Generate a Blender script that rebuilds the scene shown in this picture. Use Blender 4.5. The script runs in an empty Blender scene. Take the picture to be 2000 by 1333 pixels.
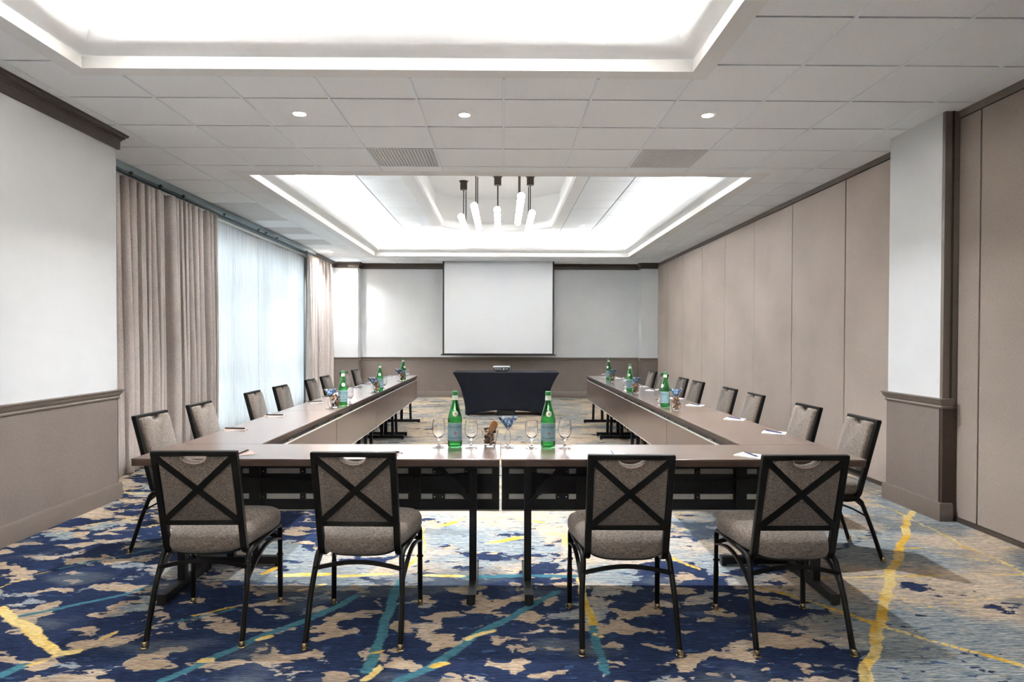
import bpy, bmesh, math, random
from mathutils import Vector, Matrix

PI = math.pi
random.seed(7)
SC = bpy.context.scene
COL = SC.collection

# ------------------------------------------------------------------ camera
cam_d = bpy.data.cameras.new('camera')
cam = bpy.data.objects.new('camera', cam_d)
COL.objects.link(cam)
cam.location = (0, 0, 1.341)
YAW, PIT, ROL = .008, -.0133, .003
_f = Vector((math.sin(YAW)*math.cos(PIT), math.cos(YAW)*math.cos(PIT), math.sin(PIT)))
_r = Vector((math.cos(YAW), -math.sin(YAW), 0))
_u = _r.cross(_f)
_r2 = _r*math.cos(ROL)+_u*math.sin(ROL)
_u2 = -_r*math.sin(ROL)+_u*math.cos(ROL)
cam.rotation_euler = Matrix((_r2, _u2, -_f)).transposed().to_euler()
cam_d.sensor_width = 36
cam_d.lens = 1280/2000*36
cam_d.shift_x = (1000-991.07)/2000
cam_d.shift_y = (677.85-666.5)/2000
cam_d.clip_start = .05
SC.camera = cam

# ------------------------------------------------------------------ exposure, world, lamps
SC.view_settings.view_transform = 'Standard'
SC.view_settings.look = 'None'
SC.view_settings.exposure = EXPOSURE = 2.92
SC.view_settings.gamma = 1
SC.view_settings.use_curve_mapping = False

W = bpy.data.worlds.new('world')
SC.world = W
W.use_nodes = True
bg = W.node_tree.nodes['Background']
bg.inputs[0].default_value = (.88, .94, 1, 1)
bg.inputs[1].default_value = SKY = .85

COVE_W, DOWN_W = 80.0, 24.0      # watts per metre of cove strip, watts per downlight

def area_light(name, loc, sx, sy, power, col, rot=(0, 0, 0), spread=PI, shape='RECTANGLE', portal=False):
    d = bpy.data.lights.new(name, 'AREA')
    d.shape = shape
    d.size = sx
    if shape == 'RECTANGLE':
        d.size_y = sy
    d.energy = power
    d.color = col
    d.spread = spread
    if portal:
        d.cycles.is_portal = True
    o = bpy.data.objects.new(name, d)
    o.location = loc
    o.rotation_euler = rot
    COL.objects.link(o)
    return o

# window daylight is guided through the glazed opening
area_light('window_portal', (-4.13, 10.7, 1.5), 5.0, 2.9, 1, (1, 1, 1), (0, -PI/2, 0), portal=True).rotation_euler = (PI/2, 0, -PI/2)

CZ = 3.017                       # suspended ceiling height
WARM = (.965, .985, 1.0)
COFFERS = [(-2.624, 1.193, -2.2, 4.127, 3.53), (-2.62, 2.59, 6.80, 13.50, 3.47)]
for (x0, x1, y0, y1, zu) in COFFERS:
    zl = 3.30
    cw = COVE_W*(.048 if zu > 3.5 else .070)
    o_ = .10
    for (cx, cy, sx, sy) in (((x0+x1)/2, y1+o_, x1-x0, .05), ((x0+x1)/2, y0-o_, x1-x0, .05),
                             (x0-o_, (y0+y1)/2, .05, y1-y0), (x1+o_, (y0+y1)/2, .05, y1-y0)):
        area_light('cove_light', (cx, cy, zl), sx, sy, cw*max(sx, sy), ((1, .96, .91) if zu > 3.5 else (.97, .99, 1)), (PI, 0, 0))
DOWN1 = [(-1.521, 4.938), (-.288, 4.94), (1.534, 4.92), (-3.37, 12.84), (-3.40, 14.18)]
DOWN2 = [(-2.15, 9.82), (-2.18, 12.32), (-1.576, 12.30), (-1.567, 12.94), (2.134, 9.83), (2.12, 12.26), (1.508, 12.28), (1.507, 12.92)]
for (x, y) in DOWN1:
    area_light('downlight_lamp', (x, y, CZ-.006), .09, .09, DOWN_W*(.16 if x < -3 else .30), WARM, (0, 0, 0), 2.2, 'DISK')
for (x, y) in DOWN2:
    area_light('downlight_lamp', (x, y, 3.47-.006), .07, .07, DOWN_W*5.0, WARM, (0, 0, 0), 2.2, 'DISK')

# ------------------------------------------------------------------ helpers
def lin(c):
    return tuple(((v/255)/12.92 if v/255 <= .04045 else ((v/255+.055)/1.055)**2.4) for v in c)

class NT:
    """small node-tree builder"""
    def __init__(s, tree): s.t = tree
    def n(s, kind, **kw):
        nd = s.t.nodes.new(kind)
        for k, v in kw.items():
            setattr(nd, k, v)
        return nd
    def link(s, a, b): s.t.links.new(a, b)
    def put(s, sock, v):
        if v is None: return
        if hasattr(v, 'default_value') or isinstance(v, bpy.types.NodeSocket): s.link(v, sock)
        else:
            if isinstance(v, tuple) and len(v) == 3 and len(sock.default_value) == 4: v = (*v, 1)
            sock.default_value = v
    def math(s, op, a, b=None, c=None, clamp=False):
        m = s.n('ShaderNodeMath', operation=op, use_clamp=clamp)
        s.put(m.inputs[0], a); s.put(m.inputs[1], b)
        if c is not None: s.put(m.inputs[2], c)
        return m.outputs[0]
    def vmath(s, op, a, b=None, scale=None):
        m = s.n('ShaderNodeVectorMath', operation=op)
        s.put(m.inputs[0], a)
        if b is not None: s.put(m.inputs[1], b)
        if scale is not None: s.put(m.inputs['Scale'], scale)
        return m
    def mix(s, fac, a, b, blend='MIX'):
        m = s.n('ShaderNodeMix', data_type='RGBA', blend_type=blend)
        s.put(m.inputs[0], fac); s.put(m.inputs[6], a); s.put(m.inputs[7], b)
        return m.outputs[2]
    def noise(s, vec, scale, detail=2, rough=.5, dist=0):
        m = s.n('ShaderNodeTexNoise')
        s.put(m.inputs['Vector'], vec)
        m.inputs['Scale'].default_value = scale; m.inputs['Detail'].default_value = detail
        m.inputs['Roughness'].default_value = rough; m.inputs['Distortion'].default_value = dist
        return m.outputs[0]
    def noisec(s, vec, scale, detail=2, rough=.5):
        m = s.n('ShaderNodeTexNoise')
        s.put(m.inputs['Vector'], vec)
        m.inputs['Scale'].default_value = scale; m.inputs['Detail'].default_value = detail
        m.inputs['Roughness'].default_value = rough
        return m.outputs[1]
    def maprange(s, v, a, b, c=0., d=1., smooth=True):
        m = s.n('ShaderNodeMapRange')
        if smooth: m.interpolation_type = 'SMOOTHSTEP'
        s.put(m.inputs[0], v)
        m.inputs[1].default_value = a; m.inputs[2].default_value = b
        m.inputs[3].default_value = c; m.inputs[4].default_value = d
        return m.outputs[0]
    def mapping(s, vec, scale):
        m = s.n('ShaderNodeMapping'); s.put(m.inputs[0], vec); m.inputs['Scale'].default_value = scale
        return m.outputs[0]
    def obj(s): return s.n('ShaderNodeTexCoord').outputs['Object']
    def geo(s): return s.n('ShaderNodeNewGeometry').outputs['Position']
    def bump(s, h, strength=.3, dist=.002):
        m = s.n('ShaderNodeBump'); s.put(m.inputs['Height'], h)
        m.inputs['Strength'].default_value = strength; m.inputs['Distance'].default_value = dist
        return m.outputs[0]

def newmat(name):
    m = bpy.data.materials.new(name)
    m.use_nodes = True
    t = NT(m.node_tree)
    p = m.node_tree.nodes['Principled BSDF']
    return m, t, p

def plain(name, rgb, rough=.5, metal=0., spec=.5, var=.06, scale=30, bump=0., bscale=200, **kw):
    """painted / moulded surface: base colour with slight mottling and optional fine relief"""
    m, t, p = newmat(name)
    c = lin(rgb)
    if var:
        nz = t.noise(t.geo(), scale, 3)
        f = t.maprange(nz, .3, .7)
        t.link(t.mix(f, tuple(v*(1-var) for v in c), tuple(min(1, v*(1+var)) for v in c)), p.inputs['Base Color'])
    else:
        p.inputs['Base Color'].default_value = (*c, 1)
    p.inputs['Roughness'].default_value = rough
    p.inputs['Metallic'].default_value = metal
    p.inputs['Specular IOR Level'].default_value = spec
    if bump:
        t.link(t.bump(t.noise(t.geo(), bscale, 2), bump, .001), p.inputs['Normal'])
    for k, v in kw.items():
        p.inputs[k.replace('_', ' ')].default_value = v
    return m

def emis(name, rgb, s):
    m, t, p = newmat(name)
    p.inputs['Base Color'].default_value = (*lin(rgb), 1)
    p.inputs['Emission Color'].default_value = (*lin(rgb), 1)
    p.inputs['Emission Strength'].default_value = s
    return m

class MB:
    """collects shapes into one mesh"""
    def __init__(s): s.v = []; s.f = []; s.mi = []; s.m = 0
    def add(s, vs, fs, mat=None):
        b = len(s.v); s.v += [tuple(v) for v in vs]
        s.f += [tuple(b+i for i in f) for f in fs]
        s.mi += [s.m if mat is None else mat]*len(fs)
        return s
    def box(s, x0, x1, y0, y1, z0, z1, mat=None):
        vs = [(x, y, z) for z in (z0, z1) for y in (y0, y1) for x in (x0, x1)]
        return s.add(vs, [(0, 2, 3, 1), (4, 5, 7, 6), (0, 1, 5, 4), (2, 6, 7, 3), (0, 4, 6, 2), (1, 3, 7, 5)], mat)
    def tube(s, pts, w, h=None, n=4, caps=True, up=(0, 0, 1), closed=False, mat=None, taper=None):
        """sweep a rectangle (n=4, w x h) or round section (radius w) along pts"""
        pts = [Vector(p) for p in pts]; k = len(pts); rings = []
        up = Vector(up); prev = None
        for i, p in enumerate(pts):
            if closed: d = (pts[(i+1) % k]-pts[i-1])
            else: d = pts[min(i+1, k-1)]-pts[max(i-1, 0)]
            d.normalize()
            a = d.cross(up)
            if a.length < 1e-4: a = d.cross(Vector((0, 1, 0))) if prev is None else prev
            a.normalize()
            if prev is not None and a.dot(prev) < 0: a = -a
            prev = a
            b = a.cross(d); b.normalize()
            sc = 1.
            if 0 < i < k-1 and not closed:
                d1 = (pts[i]-pts[i-1]).normalized(); c = max(.5, d.dot(d1)); sc = 1/c
            tp = 1 if taper is None else taper[i]
            if h is not None:
                ww, hh = w/2*tp, h/2*tp
                ring = [p+a*ww+b*hh*sc, p-a*ww+b*hh*sc, p-a*ww-b*hh*sc, p+a*ww-b*hh*sc]
            else:
                ring = [p+(a*math.cos(2*PI*j/n)+b*math.sin(2*PI*j/n))*w*tp for j in range(n)]
            rings.append(ring)
        m = len(rings[0]); vs = [v for r in rings for v in r]; fs = []
        kk = k if closed else k-1
        for i in range(kk):
            for j in range(m):
                a0 = i*m+j; a1 = i*m+(j+1) % m; b0 = ((i+1) % k)*m+j; b1 = ((i+1) % k)*m+(j+1) % m
                fs.append((a0, a1, b1, b0))
        if caps and not closed:
            fs.append(tuple(range(m-1, -1, -1))); fs.append(tuple((k-1)*m+j for j in range(m)))
        return s.add(vs, fs, mat)
    def lathe(s, prof, n=24, c=(0, 0, 0), mat=None, close=False):
        vs = []; fs = []; k = len(prof)
        for (r, z) in prof:
            for j in range(n):
                a = 2*PI*j/n
                vs.append((c[0]+r*math.cos(a), c[1]+r*math.sin(a), c[2]+z))
        kk = k if close else k-1
        for i in range(kk):
            for j in range(n):
                i2 = (i+1) % k
                fs.append((i*n+j, i*n+(j+1) % n, i2*n+(j+1) % n, i2*n+j))
        if not close:
            if prof[0][0] > 1e-5: fs.append(tuple(range(n-1, -1, -1)))
            if prof[-1][0] > 1e-5: fs.append(tuple((k-1)*n+j for j in range(n)))
        return s.add(vs, fs, mat)
    def loft(s, rings, cap0=True, cap1=True, mat=None):
        m = len(rings[0]); vs = [v for r in rings for v in r]; fs = []
        for i in range(len(rings)-1):
            for j in range(m):
                fs.append((i*m+j, i*m+(j+1) % m, (i+1)*m+(j+1) % m, (i+1)*m+j))
        if cap0: fs.append(tuple(range(m-1, -1, -1)))
        if cap1: fs.append(tuple((len(rings)-1)*m+j for j in range(m)))
        return s.add(vs, fs, mat)
    def sphere(s, c, r, n=12, k=8, sz=1., mat=None):
        prof = [(r*math.sin(PI*i/k), -r*sz*math.cos(PI*i/k)) for i in range(k+1)]
        prof[0] = (1e-4*r, prof[0][1]); prof[-1] = (1e-4*r, prof[-1][1])
        return s.lathe(prof, n, c, mat)
    def mesh(s, name, mats, smooth=30, merge=True):
        me = bpy.data.meshes.new(name)
        me.from_pydata(s.v, [], s.f)
        if not isinstance(mats, (list, tuple)): mats = [mats]
        for m in mats: me.materials.append(m)
        me.polygons.foreach_set('material_index', s.mi)
        bm = bmesh.new(); bm.from_mesh(me)
        if merge: bmesh.ops.remove_doubles(bm, verts=bm.verts, dist=1e-6)
        bmesh.ops.recalc_face_normals(bm, faces=bm.faces)
        bm.to_mesh(me); bm.free()
        if smooth:
            me.polygons.foreach_set('use_smooth', [True]*len(me.polygons))
            me.set_sharp_from_angle(angle=math.radians(smooth))
        me.update()
        return me
    def obj(s, name, mats, parent=None, smooth=30, bevel=0, seg=2, merge=True):
        o = bpy.data.objects.new(name, s.mesh(name, mats, smooth, merge))
        COL.objects.link(o)
        if parent is not None: o.parent = parent
        if bevel:
            b = o.modifiers.new('bevel', 'BEVEL'); b.width = bevel; b.segments = seg; b.limit_method = 'ANGLE'
            b.angle_limit = math.radians(40)
            b.harden_normals = False
        return o

def tag(o, label=None, cat=None, group=None, kind=None):
    if label: o['label'] = label
    if cat: o['category'] = cat
    if group: o['group'] = group
    if kind: o['kind'] = kind
    return o

def thing(name, label, cat, loc=(0, 0, 0), rz=0, group=None):
    o = bpy.data.objects.new(name, None)
    o.empty_display_size = .05
    COL.objects.link(o)
    o.location = loc; o.rotation_euler = (0, 0, rz)
    return tag(o, label, cat, group)

def dup(o, loc=None, rz=None, label=None, group=None, parent=None):
    c = o.copy(); COL.objects.link(c)
    if parent is not None: c.parent = parent
    for ch in list(o.children):
        dup(ch, parent=c)
    if loc is not None: c.location = loc
    if rz is not None: c.rotation_euler = (0, 0, rz)
    if label: c['label'] = label
    if group: c['group'] = group
    return c

def struct(mb, name, mats, parent=None, bevel=0, smooth=30, label=None):
    o = mb.obj(name, mats, parent, smooth, bevel)
    if parent is None: o['kind'] = 'structure'
    if label: o['label'] = label
    return o

def text_mesh(body, size, align='CENTER'):
    cu = bpy.data.curves.new('lettering', 'FONT')
    cu.body = body; cu.size = size; cu.align_x = align; cu.align_y = 'CENTER'; cu.resolution_u = 3
    o = bpy.data.objects.new('lettering', cu)
    COL.objects.link(o)
    dg = bpy.context.evaluated_depsgraph_get()
    me = bpy.data.meshes.new_from_object(o.evaluated_get(dg))
    bpy.data.objects.remove(o); 
    return [tuple(v.co) for v in me.vertices], [tuple(p.vertices) for p in me.polygons]

# ------------------------------------------------------------------ materials
M = {}
M['white_wall'] = plain('white_wall_vinyl', (210, 212, 214), .75, var=.02, scale=3, bump=.15, bscale=300)
M['white_paint'] = plain('white_paint', (236, 235, 232), .7, var=.01)
M['plaster'] = plain('ceiling_plaster', (236, 238, 240), .8, var=.01)
M['bright_plaster'] = plain('coffer_plaster', (240, 241, 242), .8, var=.01)
M['tile'] = plain('acoustic_tile', (243, 248, 253), .9, var=.025, scale=60, bump=.4, bscale=500)
M['grid'] = plain('ceiling_grid_metal', (238, 246, 255), .5, var=.0)
M['gap'] = plain('tile_joint_shadow_line', (88, 89, 91), .8, var=.0)
M['vent'] = plain('vent_metal', (214, 216, 218), .5, var=.02)
M['vent_dark'] = plain('vent_inside', (170, 172, 175), .7, var=.02)
M['brown_trim'] = plain('dark_brown_moulding', (74, 64, 57), .4, var=.05)
M['taupe_trim'] = plain('taupe_painted_trim', (114, 103, 95), .4, var=.03)
M['frame'] = plain('black_powder_coated_steel', (15, 14, 13), .45, spec=.22, var=.1, scale=60)
M['table_steel'] = plain('black_table_steel', (18, 18, 20), .42, spec=.3, var=.08, scale=60)
M['rail'] = plain('grey_aluminium_rail', (196, 192, 186), .5, metal=.1, var=.04)
M['chrome'] = plain('chrome', (200, 200, 200), .15, metal=1, var=0)
M['brass'] = plain('brass_glide', (190, 170, 130), .25, metal=1, var=.05)
M['black'] = plain('black_board', (14, 15, 18), .5, var=.1)
M['black_plastic'] = plain('black_plastic', (22, 22, 23), .45, var=.05)
M['edge'] = plain('dark_table_edging', (66, 50, 43), .4, var=.08)
M['track'] = plain('curtain_track_aluminium', (150, 166, 172), .3, metal=.7, var=.04)
M['screen'] = plain('matte_white_screen', (216, 218, 221), .85, var=0)
M['screen_edge'] = plain('screen_black_border', (48, 48, 49), .7, var=.0)
M['navy'] = plain('navy_stretch_fabric', (27, 29, 38), .8, spec=.25, var=.1, scale=8, bump=.3, bscale=900)
M['globe'] = emis('opal_glass_globe_lit', (255, 250, 240), .8)
M['strip'] = emis('cove_strip_lit', (255, 246, 232), 1.2)
M['lamp'] = emis('lit_lamp_disc', (255, 250, 240), 9.0)
M['rod'] = plain('dark_bronze_rod', (70, 62, 56), .4, metal=.5, var=0)
M['paper'] = plain('white_paper', (238, 238, 238), .7, var=.0)
M['reflect_welt'] = plain('taupe_pad_reflection_and_welt', (150, 128, 118), .45, var=.03)  # dark reflection on white pads painted as taupe; also the chair welt
M['pen_navy'] = plain('navy_pen_plastic', (40, 44, 84), .3, var=0)
M['pen_black'] = plain('black_pen_plastic', (30, 28, 30), .3, var=0)
M['proj'] = plain('projector_grey_plastic', (120, 122, 126), .35, var=.03)
M['proj_light'] = plain('projector_silver_plastic', (190, 192, 196), .35, var=.02)
M['label'] = plain('pale_blue_paper_label', (120, 150, 158), .5, var=.04, scale=80)
M['label_cream'] = plain('cream_neck_label', (196, 206, 190), .5, var=.02)
M['ink'] = plain('dark_blue_ink', (22, 34, 60), .5, var=0)
M['red'] = plain('red_ink', (176, 44, 40), .5, var=0)
M['cap'] = plain('green_bottle_cap', (40, 120, 60), .35, var=0)
M['jamb'] = plain('dark_partition_jamb', (66, 52, 44), .45, var=.05)
M['olive'] = plain('dark_rubber_seal', (52, 46, 34), .6, var=.05)

def glass(name, rgb, rough=0., ior=1.45):
    m, t, p = newmat(name)
    p.inputs['Base Color'].default_value = (*rgb, 1)
    p.inputs['Transmission Weight'].default_value = 1
    p.inputs['Roughness'].default_value = rough
    p.inputs['IOR'].default_value = ior
    return m
M['glass'] = glass('clear_drinking_glass', (1, 1, 1))
M['green_glass'] = glass('green_bottle_glass', (.26, .80, .36))

def pane_mat():
    m, t, p = newmat('window_glass')
    out = m.node_tree.nodes['Material Output']
    tr = t.n('ShaderNodeBsdfTransparent'); gl = t.n('ShaderNodeBsdfGlossy'); gl.inputs['Roughness'].default_value = .02
    tr.inputs[0].default_value = (.93, .97, .96, 1)
    fr = t.n('ShaderNodeFresnel'); mx = t.n('ShaderNodeMixShader')
    t.link(fr.outputs[0], mx.inputs[0]); t.link(tr.outputs[0], mx.inputs[1]); t.link(gl.outputs[0], mx.inputs[2])
    t.link(mx.outputs[0], out.inputs[0])
    return m
M['pane'] = pane_mat()
M['thin_glass'] = M['pane'].copy(); M['thin_glass'].name = 'thin_clear_glass'

def fabric(name, c1, c2, sx=220, sy=220, scale2=3, bump=.5, rough=.9, streak=(1, 1, 1), sheen=.2):
    """woven cloth: crossed thread noise in two directions"""
    m, t, p = newmat(name)
    g = t.obj()
    a = t.noise(t.mapping(g, (sx, sx, sx*.12)), 1, 2)
    b = t.noise(t.mapping(g, (sy*.12, sy*.12, sy)), 1, 2)
    w = t.math('ADD', t.math('MULTIPLY', a, .5), t.math('MULTIPLY', b, .5))
    f = t.maprange(w, .36, .64)
    big = t.maprange(t.noise(g, scale2, 3), .3, .7, .93, 1.05)
    col = t.mix(f, lin(c1), lin(c2))
    col = t.mix(1., col, t.vmath('SCALE', (1., 1., 1.), scale=big).outputs[0], 'MULTIPLY')
    t.link(col, p.inputs['Base Color'])
    p.inputs['Roughness'].default_value = rough
    p.inputs['Specular IOR Level'].default_value = .2
    p.inputs['Sheen Weight'].default_value = sheen
    t.link(t.bump(w, bump, .001), p.inputs['Normal'])
    return m
M['upholstery'] = fabric('greige_tweed_upholstery', (60, 54, 50), (142, 129, 118), 700, 700)
M['wall_fabric'] = fabric('taupe_woven_wallcovering', (120, 110, 103), (133, 122, 115), 420, 420, 1.2, .12, sheen=0)
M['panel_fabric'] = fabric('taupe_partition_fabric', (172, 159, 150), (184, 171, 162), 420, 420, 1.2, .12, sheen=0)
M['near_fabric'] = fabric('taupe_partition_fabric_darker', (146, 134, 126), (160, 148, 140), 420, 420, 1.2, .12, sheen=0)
M['drape'] = fabric('taupe_linen_drape', (184, 172, 166), (212, 201, 195), 300, 300, 2, .4)

def sheer_mat():
    m, t, p = newmat('white_sheer_voile')
    out = m.node_tree.nodes['Material Output']
    tl = t.n('ShaderNodeBsdfTranslucent'); df = t.n('ShaderNodeBsdfDiffuse'); tr = t.n('ShaderNodeBsdfTransparent')
    tl.inputs[0].default_value = (.90, .93, .96, 1); df.inputs[0].default_value = (.86, .88, .90, 1)
    th = t.noise(t.mapping(t.obj(), (90, 90, 1.5)), 1, 2)
    m1 = t.n('ShaderNodeMixShader'); m1.inputs[0].default_value = .35
    t.link(tl.outputs[0], m1.inputs[1]); t.link(df.outputs[0], m1.inputs[2])
    m2 = t.n('ShaderNodeMixShader'); t.link(t.maprange(th, .3, .7, .12, .32), m2.inputs[0])
    t.link(m1.outputs[0], m2.inputs[1]); t.link(tr.outputs[0], m2.inputs[2])
    t.link(m2.outputs[0], out.inputs[0])
    return m
M['sheer'] = sheer_mat()

def wood_mat():
    m, t, p = newmat('dark_walnut_laminate')
    g = t.obj()
    a = t.noise(t.mapping(g, (2.5, 60, 60)), 1, 4, .6)
    b = t.noise(t.mapping(g, (.8, 9, 9)), 1, 2)
    f = t.maprange(t.math('ADD', t.math('MULTIPLY', a, .6), t.math('MULTIPLY', b, .4)), .35, .65)
    t.link(t.mix(f, lin((92, 74, 66)), lin((120, 99, 90))), p.inputs['Base Color'])
    p.inputs['Roughness'].default_value = .24
    p.inputs['IOR'].default_value = 1.6
    p.inputs['Coat Weight'].default_value = .6
    p.inputs['Coat Roughness'].default_value = .2
    t.link(t.bump(a, .05, .0005), p.inputs['Normal'])
    return m
M['wood'] = wood_mat()
STROKES = {
    'Y': [(3.18,5.05,2.65,4.29,0.035),(2.65,4.29,2.18,3.64,0.035),(2.18,3.64,1.75,3.0,0.035),(1.75,3.0,1.51,2.67,0.035),(1.51,2.67,1.4,2.51,0.035),(3.06,4.91,3.0,4.18,0.018),(3.0,4.18,3.01,3.74,0.018),(3.0,5.7,3.07,4.94,0.016),(2.6,5.01,3.06,4.88,0.012),(3.06,4.88,3.27,4.7,0.012),(2.4,4.46,2.6,4.18,0.016),(2.6,4.18,3.07,3.81,0.016),(2.56,4.16,2.97,4.18,0.014),(2.97,4.18,3.34,4.15,0.014),(1.67,3.64,2.19,3.66,0.018),(2.19,3.66,2.99,3.71,0.018),(1.39,3.53,1.79,3.02,0.024),(1.79,3.02,1.99,2.8,0.024),(1.99,2.8,2.14,2.65,0.024),(1.8,3.56,2.08,3.34,0.016),(2.08,3.34,2.22,3.19,0.016),(2.27,3.3,2.73,3.39,0.014),(-2.47,3.23,-2.14,2.98,0.035),(-2.14,2.98,-1.88,2.77,0.035),(-1.88,2.77,-1.81,2.79,0.035),(-2.67,3.49,-2.64,3.68,0.012),(-2.64,3.68,-2.58,3.75,0.012),(-3.05,4.45,-2.93,4.69,0.014),(-2.93,4.69,-2.63,5.04,0.014),(-1.93,2.68,-1.89,2.71,0.02),(-0.92,3.67,-0.62,3.7,0.03),(-0.44,3.67,-0.21,3.68,0.03),(-0.46,4.61,-0.3,4.83,0.04),(-0.19,4.83,0.07,4.88,0.03),(0.07,4.88,0.3,4.74,0.03),(-0.08,4.28,0.14,4.39,0.035),(-0.55,4.63,-0.5,4.08,0.02),(-0.5,4.08,-0.56,3.8,0.02),(0.31,4.47,0.44,4.44,0.04),(0.44,4.44,0.43,4.23,0.04),(0.45,3.64,0.42,3.05,0.03),(-0.15,2.9,-0.02,3.0,0.022),(-0.29,2.66,-0.23,2.68,0.022),(-0.54,2.55,-0.5,2.65,0.025),(-0.57,2.75,-0.51,2.78,0.018),(0.41,2.94,0.44,2.92,0.02),(-1.49,3.15,-1.31,3.25,0.016),(-1.78,2.89,-1.75,2.96,0.022),(-1.09,2.9,-1.04,2.94,0.025),(-1.24,2.7,-1.2,2.71,0.03),(-1.35,3.7,-1.29,3.81,0.03),(-1.25,3.67,-0.98,3.7,0.035),(-1.1,3.48,-0.97,3.56,0.02),(0.99,4.08,1.16,3.79,0.025)],
    'T': [(-2.31,3.13,-2.12,3.28,0.02),(-2.12,3.28,-1.96,3.42,0.02),(-1.96,3.42,-1.88,3.54,0.02),(-1.98,2.58,-1.94,2.68,0.03),(-2.56,3.79,-2.18,4.17,0.014),(-1.55,3.07,-1.32,3.21,0.016),(-1.32,2.54,-1.23,2.68,0.026),(-1.23,2.68,-1.11,2.9,0.026),(-1.11,2.9,-0.93,3.09,0.026),(-0.93,3.09,-0.74,3.39,0.026),(-0.55,2.62,-0.54,2.85,0.03),(-0.54,2.85,-0.55,3.13,0.03),(-0.55,3.13,-0.55,3.59,0.03),(-0.41,2.55,-0.28,2.66,0.026),(-0.28,2.66,-0.09,2.97,0.026),(-0.09,2.97,0.3,3.44,0.026),(-0.21,3.67,0.42,3.68,0.03),(0.42,3.02,0.41,2.85,0.024),(0.41,2.85,0.43,2.6,0.024)],
    'N': [(-3.15,4.28,-2.58,3.7,0.06),(-2.98,4.6,-2.46,3.97,0.06),(-2.74,3.93,-2.17,4.17,0.07),(-2.64,3.51,-2.32,3.51,0.1),(-2.16,3.17,-1.82,2.89,0.1),(-2.24,2.92,-1.82,2.51,0.09),(-1.75,2.78,-1.06,2.76,0.13),(-3.34,5.8,-2.68,4.88,0.05),(-2.68,4.88,-2.27,4.32,0.05),(-1.82,3.51,-1.11,3.01,0.08),(-1.23,3.3,-0.71,3.25,0.1),(-1.67,5.04,-1.3,4.48,0.16),(-0.88,2.97,-0.35,2.67,0.18),(-0.22,3.56,0.31,3.56,0.07),(-0.24,3.31,0.05,3.14,0.17),(-0.19,2.89,0.31,2.69,0.12),(0.91,3.45,1.49,3.79,0.06),(0.66,3.07,1.12,3.07,0.12),(1.12,3.07,1.27,2.9,0.05),(1.25,2.99,1.45,3.17,0.05),(0.74,2.75,0.88,2.58,0.04),(0.49,2.8,0.67,2.67,0.09),(1.23,2.7,1.35,2.58,0.02),(2.3,3.48,2.44,3.37,0.014),(1.83,3.07,1.95,2.98,0.014),(1.84,2.75,2.0,2.58,0.014),(2.15,4.13,2.71,4.64,0.02),(1.2,4.63,1.93,4.9,0.08)],
}

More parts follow.
